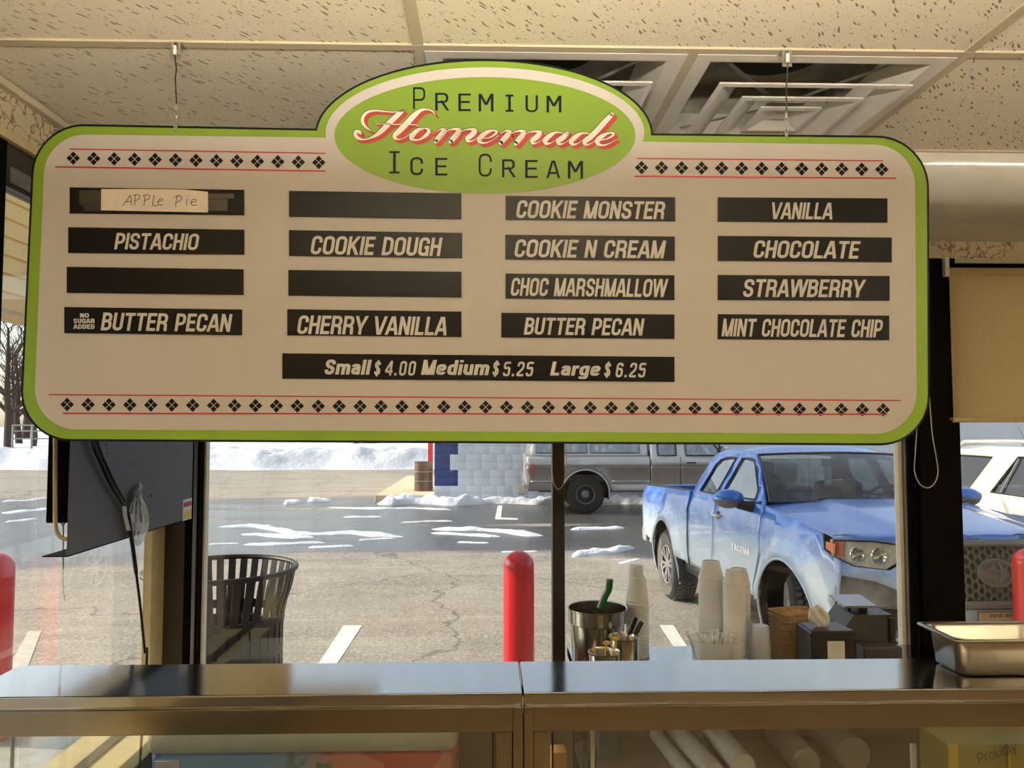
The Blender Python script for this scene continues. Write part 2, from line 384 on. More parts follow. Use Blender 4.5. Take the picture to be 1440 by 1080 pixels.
def glyph(ch, s, mono=False):
    """strokes of one letter: (width, [(points, closed, radius)], y-range); s = stem weight"""
    h = s/2; w = .56 if not mono else .62; t = 1-h; r = .26; lo, hi = 0, 1
    def S(*p, c=False, r=0): return (list(p), c, r)
    e = .25
    G = {
     'A': (w+.06, [S((-.01,-e*.9),(w/2+.03,1.12)), S((w+.07,-e*.9),(w/2+.03,1.12)), S((.14,.30),(w-.08,.30))]),
     'B': (w, [S((h,0),(h,1)), S((h,t),(w-h-.02,t),(w-h-.02,.53),(h,.53), r=.2), S((h,.53),(w-h,.53),(w-h,h),(h,h), r=.22)]),
     'C': (w, [S((w-h,.64),(w-h,t),(h,t),(h,h),(w-h,h),(w-h,.36), r=r)]),
     'D': (w, [S((h,0),(h,1)), S((h,t),(w-h,t),(w-h,h),(h,h), r=r)]),
     'E': (w-.06, [S((h,0),(h,1)), S((h,t),(w-.06,t)), S((h,h),(w-.06,h)), S((h,.52),(w-.10,.52))]),
     'G': (w, [S((w-h,.66),(w-h,t),(h,t),(h,h),(w-h,h),(w-h,.46), r=r), S((w,.46),(w*.55,.46)), S((w-h,.5),(w-h,0))]),
     'H': (w, [S((h,0),(h,1)), S((w-h,0),(w-h,1)), S((h,.52),(w-h,.52))]),
     'I': ((s, [S((h,0),(h,1))]) if not mono else (.34, [S((.17,0),(.17,1)), S((0,t),(.34,t)), S((0,h),(.34,h))])),
     'J': (w-.08, [S((w-h-.08,1),(w-h-.08,h),(h,h),(h,.34), r=.2)]),
     'K': (w+.04, [S((h,0),(h,1)), S((h,.34),(w+.16,1.28)), S((.20,.62),(w+.13,-.30))]),
     'L': (w-.08, [S((h,0),(h,1)), S((h,h),(w-.08,h))]),
     'M': (w+.16, [S((h,0),(h,1)), S((w+.16-h,0),(w+.16-h,1)), S((h-.03,1.12),((w+.16)/2,-.10)), S((w+.16-h+.03,1.12),((w+.16)/2,-.10))]) if not mono else
          (w+.04, [S((h,0),(h,1)), S((w+.04-h,0),(w+.04-h,1)), S((h,1.03),((w+.04)/2,.38)), S((w+.04-h,1.03),((w+.04)/2,.38))]),
     'N': (w+.02, [S((h,0),(h,1)), S((w+.02-h,0),(w+.02-h,1)), S((h-.05,1.12),(w+.07-h,-.12))]),
     'O': (w+.03, [S((h,h),(h,t),(w+.03-h,t),(w+.03-h,h), c=True, r=r)]),
     'P': (w-.01, [S((h,0),(h,1)), S((h,t),(w-h-.01,t),(w-h-.01,.42),(h,.42), r=.22)]),
     'R': (w+.02, [S((h,0),(h,1)), S((h,t),(w-h,t),(w-h,.48),(h,.48), r=.2), S((w*.5,.48),(w-h,.42),(w-h+.01,.12),(w-h+.03,0), r=.12)]) if not mono else
          (w+.02, [S((h,0),(h,1)), S((h,t),(w-h,t),(w-h,.48),(h,.48), r=.2), S((w*.45,.56),(w+.06,-.12))]),
     'S': (w, [S((w-h,.68),(w-h,t),(h,t),(h,.56),(w-h,.45),(w-h,h),(h,h),(h,.32), r=.2)]),
     'T': (w, [S((w/2,0),(w/2,1)), S((0,t),(w,t))]),
     'U': (w, [S((h,1),(h,h),(w-h,h),(w-h,1), r=r)]),
     'V': (w+.04, [S((-.02,1.2),(w/2+.02,-.12)), S((w+.06,1.2),(w/2+.02,-.12))]),
     'W': (w+.34, [S((0,1.15),(.26,-.15)), S((.20,-.15),(.45,1.15)), S((.45,1.15),(.70,-.15)), S((.64,-.15),(.90,1.15))]),
     'Y': (w+.04, [S((w/2+.02,0),(w/2+.02,.45)), S((-.05,1.2),(w/2+.03,.32)), S((w+.09,1.2),(w/2+.01,.32))]),
     '0': (.5, [S((h,h),(h,t),(.5-h,t),(.5-h,h), c=True, r=.24)]),
     '2': (.5, [S((h,.68),(h,t),(.5-h,t),(.5-h,.55),(h,.18),(h,h),(.5,h), r=.14)]),
     '4': (.52, [S((.38,0),(.38,1)), S((.38,1.0),(.02,.30)), S((0,.27),(.52,.27))]),
     '5': (.5, [S((.48,t),(h,t),(h+.0,.53),(.5-h,.60),(.5-h,h),(h,h),(h,.25), r=.14)]),
     '6': (.5, [S((.5-h,.75),(.5-h,t),(h,t),(h,h),(.5-h,h),(.5-h,.57),(h+.03,.57), r=.18)]),
     '$': (.5, [S((.5-h,.72),(.5-h,.9),(h,.9),(h,.56),(.5-h,.46),(.5-h,.1),(h,.1),(h,.28), r=.17), S((.25,-.06),(.25,1.06))]),
     '.': (s*1.1, [S((s*.55,0),(s*.55,s*1.1))]),
     'a': (.50, [S((h,.52),(h,.72-h),(.5-h,.72-h),(.5-h,0), r=.16), S((.5-h,.42),(h,.40),(h,h),(.5-h,h+.02), r=.14)]),
     'd': (.52, [S((.52-h,0),(.52-h,1)), S((.52-h,.72-h),(h,.72-h),(h,h),(.52-h,h), r=.18)]),
     'e': (.52, [S((.52-h,.20),(.50-h,h),(h,h),(h,.72-h),(.52-h,.72-h),(.52-h,.36),(h,.36), r=.16)]),
     'g': (.52, [S((.52-h,.72-h),(h,.72-h),(h,h),(.52-h,h), r=.18), S((.52-h,.72),(.52-h,-.16),(h,-.16),(h,-.06), r=.14)]),
     'i': (s, [S((h,0),(h,.72)), S((h,.84),(h,1))]),
     'l': (s, [S((h,0),(h,1))]),
     'm': (.80, [S((h,0),(h,.72)), S((h,.45),(h,.72-h),(.42,.72-h),(.42,0), r=.14), S((.42,.45),(.42,.72-h),(.80-h,.72-h),(.80-h,0), r=.14)]),
     'o': (.52, [S((h,h),(h,.72-h),(.52-h,.72-h),(.52-h,h), c=True, r=.2)]),
     'r': (.34, [S((h,0),(h,.72)), S((h,.4),(h,.72-h),(.36,.72-h), r=.16)]),
     's': (.46, [S((.46-h,.52),(.46-h,.72-h),(h,.72-h),(h,.40),(.46-h,.34),(.46-h,h),(h,h),(h,.22), r=.13)]),
     'u': (.52, [S((h,.72),(h,h),(.52-h,h), r=.18), S((.52-h,.72),(.52-h,0))]),
     'w': (.74, [S((0,.8),(.2,-.1)), S((.17,-.1),(.37,.8)), S((.37,.8),(.57,-.1)), S((.54,-.1),(.74,.8))]),
     'y': (.52, [S((0,.8),(.29,-.02)), S((.54,.8),(.18,-.28))]),
     ' ': (.30, []),
    }
    g = G[ch]
    if ch in 'gy$': lo, hi = -.24, 1.08
    if ch == 'y': hi = .72
    if ch == 'w': hi = .72
    return g[0], g[1], lo, hi
def text_polys(txt, s=.16, gap=.075, shear=.0, mono=False, vscale=1.0):
    """polygons of a line of text in units of the cap height; returns polygons and total width"""
    x = 0; out = []
    for ch in txt:
        w, st, lo, hi = glyph(ch, s, mono)
        for P, c, r in st:
            Q = rpoly(P, r, c) if r else P
            for q in ribbon(Q, s, c):
                q = clip([tuple(v) for v in q], lo, hi)
                if len(q) > 2: out.append([(x+a, b) for a, b in q])
        x += w + gap
    x -= gap
    return [[(a+shear*b, b) for a, b in q] for q in out], x + shear
def lettering(txt, L, R, T, B, y, slope=.0, s=.16, shear=0, mono=False, gap=.075, lift=.0):
    """lettering on the plane y between measured pixel bounds -> MB in world space"""
    polys, w = text_polys(txt, s, gap, shear, mono); mb = MB()
    for i, q in enumerate(polys):
        V = []
        for a, b in q:
            px = L + a/w*(R-L); V.append(atY(px, B + slope*(px-L) - b*(B-T), y - (i % 9)*1.5e-5))
        mb.add(V, [list(range(len(V)))])
    return mb
def text_flat(txt, O, U, V, height, width, **kw):
    """lettering at origin O along unit vectors U (right), V (up)"""
    polys, w = text_polys(txt, **kw); mb = MB(); O, U, V = Vector(O), Vector(U), Vector(V)
    N = U.cross(V)
    for i, q in enumerate(polys): mb.add([O + U*(a/w*width) + V*(b*height) + N*((i % 9)*3e-5) for a, b in q], [list(range(len(q)))])
    return mb

# plain materials
mat('bronze_frame', (40,31,22), .45, .0, bs=.0); mat('black_frame', (8,6,5), .7, spec=.05); mat('cream_jamb', (206,186,140), .6); mat('light_jamb', (238,230,212), .6); mat('grey_strip', (120,120,116), .45)  # the paler jamb colour imitates sun falling on it
mat('ceiling_metal', (194,182,156), .5, var=.02); mat('diffuser_white', (226,222,212), .38, var=.03); mat('duct_dark', (26,24,22), .8); mat('duct_grey', (160,154,142), .7, var=.25, vs=14)
mat('cornice', (218,215,204), .16, var=.03, spec=.6); mat('wall_paint', (214,200,166), .8, var=.04, vs=2); mat('lower_wall', (128,124,116), .8)
mat('floor_tile', (150,132,106), .5, var=.15, vs=3); mat('back_paint', (190,180,160), .8); mat('dark_unit', (44,36,28), .5)
mat('sign_edge', (6,8,18), .5, spec=.2); mat('sign_green', (116,148,32), .44, var=.01); mat('sign_white', (190,184,180), .44, var=.01)
mat('print_black', (12,13,12), .5, spec=.15); mat('print_navy', (8,18,36), .5, spec=.15); mat('print_red', (172,28,34), .4); mat('script_red', (168,44,34), .4); mat('script_white', (238,226,214), .4)
mat('strip_black', (9,7,6), .32, spec=.16); mat('strip_text', (206,203,198), .5); mat('note_paper', (238,226,214), .8); mat('ink', (30,26,28), .6); mat('clear_tape', (52,48,44), .2)
mat('galvanised', (170,166,156), .35, .8); mat('wire', (60,54,46), .4, .6); mat('chain_white', (226,222,212), .4)
mat('concrete', (196,180,146), .9, var=.1, vs=8, bs=.3); mat('sidewalk', (196,190,178), .9, var=.1, vs=8)
steel('steel_top', (180,178,174), .10, br=.012); steel('steel_face', (146,140,124), .13, (2, 40, 40), br=.01); steel('steel_pan', (176,170,156), .24, (20,20,4), .1); steel('steel_pot', (190,184,172), .2, (30,30,2), .05)
glass('pane', (.97,.985,.98), dirt_sheen=.05); glass('case_pane', (.95,.96,.95), .06)

ZC = H0 + .825; XL = -1.18; YW = 2.85; XR = 4.2; YB = -3.4

# ================================================================ SETTING
def structure(mb, name, m, **kw): return tag(mb.build(name, m, **kw), kind='structure')
structure(MB().box((XL-.2, YB-.1, -.1), (XR+.1, YW+.15, 0)), 'floor', 'floor_tile')
# ceiling: slab, runners and lay-in tiles
ceil = tag(MB().box((XL, YB, ZC+.35), (XR, YW, ZC+.4)).build('ceiling', 'wall_paint'), kind='structure')
gx0 = -.162; yrows = [1.65 + .61*i for i in range(-9, 4)]
vents = [(gx0, gx0+.61), (gx0+.61, gx0+1.22)]
for j in range(len(yrows)-1):
    y0, y1 = max(YB, yrows[j]), min(YW-.34 if j == 99 else YW, yrows[j+1])
    if y1 <= y0: continue
    for i in range(-1, 4):
        x0, x1 = max(XL, gx0+1.22*i), min(XR, gx0+1.22*(i+1))
        if x1 - x0 < .02: continue
        if abs(yrows[j]-1.65) < .01 and i == 0: continue
        MB().box((x0+.006, y0+.006, ZC+.004), (x1-.006, y1-.006, ZC+.02)).build('ceiling_tile', 'tile', ceil)
def runner(a, b): MB().box(a, b).build('grid_runner', 'ceiling_metal', ceil)
for y in yrows:
    if YB < y < 2.4: runner((XL, y-.012, ZC-.001), (XR, y+.012, ZC+.006))
for i in range(0, 4): runner((gx0+1.22*i-.012, YB, ZC-.0006), (gx0+1.22*i+.012, YW, ZC+.0055))
runner((gx0+.61-.012, 1.65, ZC-.0008), (gx0+.61+.012, 2.26, ZC+.0056))
structure(MB().box((XL, YB, ZC-.02), (XL+.02, YW-.4, ZC-.0015)), 'trim_1', 'ceiling_metal')

# left wall: marbled band, dark window frame, sill, panes
structure(MB().box((XL-.16, YB, H0+.70), (XL, YW+.1, ZC+.4)), 'wall_left', 'marble')
structure(MB().box((XL-.16, YB, 0), (XL, YW, .72)), 'wall_left_lower', 'lower_wall')
structure(MB().box((XL-.16, YB, .72), (XL, .6, H0+.70)), 'wall_left_rear', 'wall_paint')
structure(MB().box((XL-.02, .6, H0+.688), (XL+.012, YW-.12, H0+.712), .003), 'trim_2', 'cream_jamb')
w = thing('window_1', None, None, (XL-.1, 2.3, .72), kind='structure')
o = w.location
MB().box((XL-.04, 1.87, H0+.58), (XL-.004, 2.73, H0+.70)).box((XL-.04, 1.87, .72), (XL-.004, 2.73, .75)).build('window_frame', 'bronze_frame', w, off=o)
MB().box((XL-.006, 1.89, H0+.592), (XL-.001, 2.72, H0+.632)).build('grey_channel', 'grey_strip', w, off=o)
MB().box((XL-.026, 1.87, .75), (XL-.022, 2.73, H0+.58)).build('glass_pane', 'pane', w, off=o)
structure(MB().box((XL-.14, 1.70, 0.72), (XL-.0, 1.87, H0+.70)), 'trim_3', 'black_frame')
w = thing('window_2', None, None, (XL-.1, 1.2, .72), kind='structure'); o = w.location  # out-of-view window, invented to bring in light from the side
MB().box((XL-.13, .6, H0+.58), (XL-.01, 1.70, H0+.70)).build('window_frame', 'bronze_frame', w, off=o)
MB().box((XL-.11, .6, .72), (XL-.106, 1.70, H0+.58)).build('glass_pane', 'pane', w, off=o)
structure(MB().box((XL-.03, 2.73, .72), (XL+.001, YW+.02, H0+.70), .004), 'trim_4', 'cream_jamb')
structure(MB().box((XL-.14, .6, .70), (XL+.09, YW-.02, .745), .005), 'trim_5', 'cream_jamb')

# window wall
structure(MB().box((XL-.16, YW, H0+.62), (XR, YW+.16, ZC+.4)), 'wall_front_band', 'marble')
structure(MB().box((XL-.16, YW, -.25), (XR, YW+.14, .74)), 'wall_front', 'lower_wall')
prof = [(2.26, ZC+.01), (2.26, ZC)] + [(2.385-.125*math.cos(a*PI/24), ZC-.13*math.sin(a*PI/24)) for a in range(1, 13)] + [(YW, ZC-.13), (YW, ZC+.01)]
structure(MB().prism([(XL+.001, y, z) for y, z in prof], (1,0,0), XR-XL-.002), 'trim_6', 'cornice', sharp=50)
structure(MB().box((XL-.001, YW-.004, H0+.612), (XR, YW+.02, H0+.628)), 'trim_7', 'ceiling_metal')
X = lambda px, y=YW: atY(px, 700, y).x
def post(name, a, b, m='bronze_frame', y0=YW-.02, y1=YW+.035): return structure(MB().box((a, y0, .74), (b, y1, H0+.62), .003), name, m)
post('trim_8', XL, X(265)); post('trim_9', X(265), X(275), 'black_frame', YW-.03); post('trim_10', X(275.2), X(281), 'grey_strip', YW-.026); post('trim_11', X(281), X(285.5), 'black_frame', YW-.03)
post('trim_12', X(285.8), X(289.5), 'light_jamb', YW+.0)
post('trim_13', X(776), X(793), 'bronze_frame', YW-.03)
post('trim_14', X(1264.5), X(1270), 'light_jamb', YW-.0); post('trim_15', X(1270.3), X(1286), 'grey_strip', YW-.012); post('trim_16', X(1273), X(1284), 'black_frame', YW-.02); post('trim_17', X(1286), X(1342), 'black_frame', YW-.05)
for n, (a, b) in enumerate(((X(290), X(776)), (X(793), X(1264)), (X(1342), XR-.02))):
    w = thing('window_%d' % (n+3), None, None, ((a+b)/2, YW+.05, .74), kind='structure'); o = w.location
    MB().box((a, YW+.004, .74), (b, YW+.035, .79)).box((a, YW+.004, H0+.55), (b, YW+.035, H0+.62)).build('window_frame', 'black_frame', w, off=o)
    MB().box((a, YW+.022, .79), (b, YW+.026, H0+.55)).build('glass_pane', 'pane', w, off=o)
structure(MB().box((XL, YW-.10, .735), (XR, YW+.02, .76), .004), 'trim_18', 'cream_jamb')
structure(MB().box((XR, YB, 0), (XR+.1, YW+.1, ZC+.4)), 'wall_right', 'wall_paint')
structure(MB().box((XL-.16, YB-.1, 0), (XR+.1, YB, ZC+.4)), 'wall_back', 'back_paint')
# invented furniture along the back wall, added for the steel to reflect
bk = thing('wall_cabinet', 'tall dark storage cabinet against the back wall of the shop', 'cabinet', (.2, YB+.32, 0))
MB().box((-.25,YB+.02,.0),(.65,YB+.6,2.1), .01).build('body', 'dark_unit', bk, off=bk.location)
for sx in (-.24, .21): MB().box((sx, YB+.6, .05), (sx+.43, YB+.62, 2.05), .004).build('door', 'dark_unit', bk, off=bk.location)
bk = thing('wall_cabinet', 'tall dark storage cabinet against the back wall beside the sink counter', 'cabinet', (2.6, YB+.32, 0))
MB().box((2.15,YB+.02,.0),(3.05,YB+.6,1.9), .01).build('body', 'dark_unit', bk, off=bk.location)
for sx in (2.16, 2.61): MB().box((sx, YB+.6, .05), (sx+.43, YB+.62, 1.85), .004).build('door', 'dark_unit', bk, off=bk.location)

# unseen uplights added behind the camera; trays keep direct light off the sign
emit('tube_glow', (1.0, .90, .745), 165)
for k, (lx, ly) in enumerate(((.1, .32), (3.0, .32), (.1, -1.6), (2.3, -1.6))):
    t = thing('strip_light', ['pendant uplight strip nearest the menu sign and the side window', 'pendant uplight strip nearest the menu sign and the far wall', 'pendant uplight strip over the first cabinet', 'pendant uplight strip over the second cabinet'][k], 'light', (lx, ly, ZC-0.420), group='pendant strip lights')
    o = t.location
    MB().prism([(lx-.62, ly-.10, ZC-0.420), (lx-.62, ly+.10, ZC-0.420), (lx-.62, ly+.13, ZC-0.342), (lx-.62, ly+.122, ZC-0.342), (lx-.62, ly+.09, ZC-0.410), (lx-.62, ly-.09, ZC-0.410), (lx-.62, ly-.122, ZC-0.342), (lx-.62, ly-.13, ZC-0.342)], (1,0,0), 1.24).build('housing', 'diffuser_white', t, off=o)
    for s in (-.06, .06): MB().tube([(lx-.6, ly+s, ZC-0.365), (lx+.6, ly+s, ZC-0.365)], .016, 10).build('tube', 'tube_glow', t, off=o)
    for s in (-.5, .5): MB().tube([(lx+s, ly, ZC-0.390), (lx+s, ly, ZC)], .003, 6).build('suspension_rod', 'wire', t, off=o)
mat('fridge_white', (206,204,196), .4); mat('steel_dull', (120,116,108), .35, .8)  # upright units below are added to vary what the steel reflects
for k, (x, w_, h, m, lb) in enumerate(((-1.02, .62, 1.85, 'fridge_white', 'white upright refrigerator against the back wall beside the first cabinet'), (1.05, .70, 1.5, 'steel_dull', 'grey steel refrigerator between the two dark cabinets'), (3.45, .6, 1.9, 'fridge_white', 'white upright refrigerator in the far back corner'))):
    t = thing('refrigerator', lb, 'refrigerator', (x+w_/2, YB+.35, 0)); o = t.location
    MB().box((x, YB+.02, 0), (x+w_, YB+.62, h), .015).build('body', m, t, off=o); MB().box((x+.005, YB+.625, .08), (x+w_-.005, YB+.67, h-.02), .015).build('door', m, t, off=o)
    MB().tube([(x+.06, YB+.67, h*.45), (x+.06, YB+.70, h*.47), (x+.06, YB+.70, h*.73), (x+.06, YB+.67, h*.75)], .01, 8).build('handle', 'steel_dull', t, off=o)

# ================================================================ CEILING DIFFUSERS
for k, (x0, x1) in enumerate(vents):
    cx, cy = (x0+x1)/2, 1.955
    v = thing('ceiling_diffuser', ['square ceiling air diffuser partly hidden behind the oval top of the menu sign', 'square ceiling air diffuser with its stepped louvres fully seen above the sign'][k], 'vent', (cx, cy, ZC), group='ceiling air diffusers')
    o = v.location
    def ring(h, t, z0, z1, mb=None, w=.0):
        """square funnel from half size h at z0 to half size t at z1"""
        mb = mb or MB()
        a = [(cx-h,cy-h,z0),(cx+h,cy-h,z0),(cx+h,cy+h,z0),(cx-h,cy+h,z0)]; b = [(cx-t,cy-t,z1),(cx+t,cy-t,z1),(cx+t,cy+t,z1),(cx-t,cy+t,z1)]
        return mb.add(a+b, [(i,(i+1)%4,4+(i+1)%4,4+i) for i in range(4)])
    f = MB(); ring(.293, .262, ZC-.002, ZC-.002, f); ring(.262, .255, ZC-.002, ZC+.0, f); ring(.255, .215, ZC, ZC+.075, f); ring(.293, .293, ZC-.002, ZC+.01, f)
    f.build('frame', 'diffuser_white', v, off=o, sharp=20)
    for h, zb in ((.228, ZC-.038), (.150, ZC-.036), (.078, ZC-.030)):
        m = MB(); ring(h, h-.012, zb, zb-.002, m); ring(h-.012, h-.058, zb-.002, zb+.020, m); ring(h, h-.002, zb, zb+.005, m); ring(h-.002, h-.054, zb+.005, zb+.025, m)
        m.build('louvre', 'diffuser_white', v, off=o, sharp=20)
    m = MB(); ring(.05, .018, ZC-.004, ZC-.020, m); m.add([(cx-.018,cy-.018,ZC-.02),(cx+.018,cy-.018,ZC-.02),(cx+.018,cy+.018,ZC-.02),(cx-.018,cy+.018,ZC-.02)], [(0,1,2,3)])
    m.build('centre_plate', 'diffuser_white', v, off=o, sharp=20)
    m = MB(); ring(.22, .22, ZC+.07, ZC+.16, m); m.add([(cx-.22,cy-.22,ZC+.16),(cx+.22,cy-.22,ZC+.16),(cx+.22,cy+.22,ZC+.16),(cx-.22,cy+.22,ZC+.16)], [(0,1,2,3)])
    m.build('plenum', 'duct_grey', v, off=o)
    MB().lathe([(.13, ZC+.158), (.13, ZC+.15), (.0, ZC+.152)], (cx, cy, 0), 28, cap=False).build('duct_opening', 'duct_dark', v, off=o)  # closed black disc stands in for the shade inside the duct
    m = MB()
    for sx, sy in ((-1,-1),(1,-1),(1,1),(-1,1)): m.beam((cx+sx*.21, cy+sy*.21, ZC+.03), (cx+sx*.02, cy+sy*.02, ZC+.012), .012, .002)
    m.build('bracket', 'galvanised', v, off=o)

# ================================================================ MENU SIGN
SY = 1.65
org = atY(670, 400, SY)
def sp(px, py, dy=0.0): return atY(px, py, SY) + Vector((0, dy, 0))
sign = thing('menu_sign', 'large white hanging menu sign with green border and oval PREMIUM Homemade ICE CREAM top', 'sign', org)
def on_sign(P, name, m, lift, thick=0.0, holes=()):
    q = [sp(*p) for p in P]; hs = [[(v.x, v.z) for v in (sp(*p) for p in h)] for h in holes]
    s = slab([(v.x, v.z) for v in q], hs, lambda u, v: Vector((u, SY-lift, v)), (0,1,0), thick)
    return s.build(name, m, sign, off=org, sharp=30)
def board(d):
    """outline of the board inset by d pixels"""
    L0, L1, Rr = 42+d, 29.5+d, 1306.5-d; P = []
    r = 74-d
    P += [(L0+2+r*(1-math.cos(a)), 174.5+d+.0+r*(1-math.sin(a))) for a in [PI/2*i/12 for i in range(0, 13)]]
    rx, ry = 238-d, 107-d; cx, cy = 680.5, 190
    yl, yr = 180.8+d, 187.4+d
    al = math.asin((cy-yl)/ry); ar = math.asin((cy-yr)/ry)
    P += [(cx-rx*math.cos(al+(PI-al-ar)*i/40), cy-ry*math.sin(al+(PI-al-ar)*i/40)) for i in range(41)]
    P += [(Rr-r*(1-math.sin(a)), 190.6+d+r*(1-math.cos(a))) for a in [PI/2*i/12 for i in range(13)]]
    r2 = 70-d
    P += [(Rr+1-r2*(1-math.cos(a)), 626.5-d-r2*(1-math.sin(a))) for a in [PI/2*i/12 for i in range(13)]]
    P += [(L1+r2*(1-math.sin(a)), 620.5-d-r2*(1-math.cos(a))) for a in [PI/2*i/12 for i in range(13)]]
    return P
def inner(d=18):
    L0, L1, Rr = 42+d, 29.5+d, 1306.5-d; r = 58; P = []
    P += [(L0+2+r*(1-math.cos(a)), 171.5+d+r*(1-math.sin(a))) for a in [PI/2*i/12 for i in range(13)]]
    P += [(Rr-2-r*(1-math.sin(a)), 184.6+d+1+r*(1-math.cos(a))) for a in [PI/2*i/12 for i in range(13)]]
    P += [(Rr+0-r*(1-math.cos(a)), 628-d-r*(1-math.sin(a))) for a in [PI/2*i/12 for i in range(13)]]
    P += [(L1+2+r*(1-math.sin(a)), 622-d-r*(1-math.cos(a))) for a in [PI/2*i/12 for i in range(13)]]
    return P
on_sign(board(0), 'board', 'sign_edge', 0, .010)
on_sign(board(3.2), 'green_border', 'sign_green', .0006)
on_sign(inner(), 'white_panel', 'sign_white', .0012)
E2 = lambda rx, ry, cx=682, cy=190.5: arc(cx, cy, rx, ry, 0, 354, 59)
on_sign(E2(224, 92.5, 682, 187.5), 'oval_rim', 'sign_white', .0018)
on_sign(E2(211.5, 82, 682, 191), 'green_oval', 'sign_green', .0024)
def put(txt, L, R_, T, B, m, name, parent, lift, **kw):
    return lettering(txt, L, R_, T, B, SY-lift, **kw).build(name, m, parent, off=org if parent == sign else parent.location, smooth=False)
mono = dict(s=.115, mono=True)
L1_ = [('P',580.8,598,122.5,153.5),('R',612,631,130.5,155.5),('E',644.5,662,131.5,156.3),('M',673,694,132,156.8),('I',711,722,133,157.2),('U',739,756.5,134,157.8),('M',768.5,789.5,134.6,158.2),
       ('I',547.5,562,212.4,244),('C',577,595,221,246.2),('E',612,629,222,246.9),('C',673,691.5,216,248.4),('R',706,724.5,224,249.2),('E',738.5,756,225,250.2),('A',768.5,787.5,225.8,250.6),('M',798.5,820,226.3,251.2)]
mb = MB()
for c, l, r, t, b in L1_:
    s_ = .115 if b-t < 28 else .092
    lettering(c, l, r, t, b, SY-.0030, s=s_, mono=True).build('letter', 'print_navy', sign, off=org, smooth=False)
# brush script word, as strokes of changing width (x, y, width)
c1 = lambda P: [(490+x/7.2, 140+y/7.2, w/7.2) for x, y, w in P]
c2 = lambda P: [(680+x/7.2, 140+y/7.2, w/7.2) for x, y, w in P]
SCR = [c1([(235,325,4),(180,285,22),(146,235,32),(152,180,32),(195,135,26),(270,118,18),(360,126,13),(450,133,11),(520,128,10),(560,112,8)]),
 c1([(556,122,26),(510,155,48),(455,205,54),(395,265,54),(335,325,50),(280,368,34),(210,400,16),(150,410,16),(100,395,34),(72,360,40),(80,330,34),(112,334,34),(125,352,22)]),
 c1([(276,250,4),(400,256,9),(600,259,9),(685,262,8),(706,284,4)]),
 c1([(880,165,6),(850,125,14),(795,106,16),(730,118,34),(665,170,54),(590,250,58),(515,325,56),(472,368,46),(476,398,28),(520,408,12),(580,385,7),(640,345,5)]),
 c1([(770,300,14),(710,312,36),(655,360,52),(640,398,44),(675,416,22),(735,405,20),(795,360,38),(815,322,36),(790,300,18),(765,300,12)]), c1([(815,330,10),(850,345,6),(900,322,6)]),
 c1([(895,330,4),(940,306,16),(972,318,44),(945,358,56),(905,405,56),(885,430,50)]), c1([(915,395,6),(1000,325,8),(1070,304,20),(1120,318,44),(1095,362,56),(1055,408,56),(1035,432,50)]),
 c1([(1070,390,6),(1150,325,8),(1230,306,20),(1280,322,44),(1250,362,54),(1205,400,46),(1215,428,26),(1270,415,8),(1360,350,5)]),
 c2([(-40,400,6),(50,392,10),(115,358,20),(132,330,24),(95,318,18),(30,338,40),(-25,385,54),(-45,425,40),(0,444,20),(70,428,8),(150,370,5)]),
 c2([(170,350,4),(225,322,16),(262,335,44),(235,375,56),(195,420,56),(172,445,50)]), c2([(205,412,6),(290,345,8),(360,324,20),(408,338,44),(385,378,56),(345,425,56),(325,450,50)]),
 c2([(360,408,6),(440,345,8),(520,328,20),(568,342,44),(540,382,54),(492,422,46),(502,450,26),(560,435,8),(640,380,5)]),
 c2([(800,345,10),(735,338,20),(670,372,46),(622,420,50),(640,452,28),(700,435,8),(780,372,6)]), c2([(848,344,40),(805,388,54),(755,428,48),(768,456,26),(815,446,8),(880,405,5)]),
 c2([(1065,352,10),(1000,345,20),(935,380,46),(887,426,50),(905,460,28),(965,442,8),(1045,378,6)]), c2([(1298,156,44),(1240,215,54),(1160,305,54),(1080,385,54),(1022,432,46),(1035,462,26),(1085,450,8),(1150,405,5)]),
 c2([(1180,418,8),(1250,402,14),(1305,370,22),(1310,348,22),(1265,345,18),(1205,372,42),(1152,420,52),(1158,455,34),(1210,468,18),(1280,445,8),(1345,408,4)])]
def smooth(P, k=5):
    o = []
    for i in range(len(P)-1):
        a, b, c, d = P[max(0,i-1)], P[i], P[i+1], P[min(len(P)-1,i+2)]
        for j in range(k):
            t = j/k; o.append(tuple(.5*((2*b[q])+(-a[q]+c[q])*t+(2*a[q]-5*b[q]+4*c[q]-d[q])*t*t+(-a[q]+3*b[q]-3*c[q]+d[q])*t**3) for q in range(len(b))))
    return o+[P[-1]]
def script(dx, dy, grow, lift, mb, hair=0.0):
    for st in SCR:
        Q = smooth(st); W = [max(hair, q[2]+grow) for q in Q]
        for q in ribbon([(p[0]+dx, p[1]+dy) for p in Q], W): mb.add([sp(v[0], v[1], -lift) for v in q], [(0,1,2,3)])
        for e in (0, -1):      # round ends
            r = W[e]/2*.9; mb.add([sp(Q[e][0]+dx+r*math.cos(a*PI/6), Q[e][1]+dy+r*math.sin(a*PI/6), -lift) for a in range(12)], [list(range(12))])
    return mb
mb = MB()
for k in range(6): script(.8*k+.3, .75*k+.3, 1.0, .0032+.00001*(5-k), mb)
mb.build('script_shadow', 'script_red', sign, off=org, smooth=False)
script(-.25, -.3, .9, .0034, MB()).build('script_outline', 'print_black', sign, off=org, smooth=False)
script(0, 0, -.1, .0036, MB(), .8).build('script_lettering', 'script_white', sign, off=org, smooth=False)
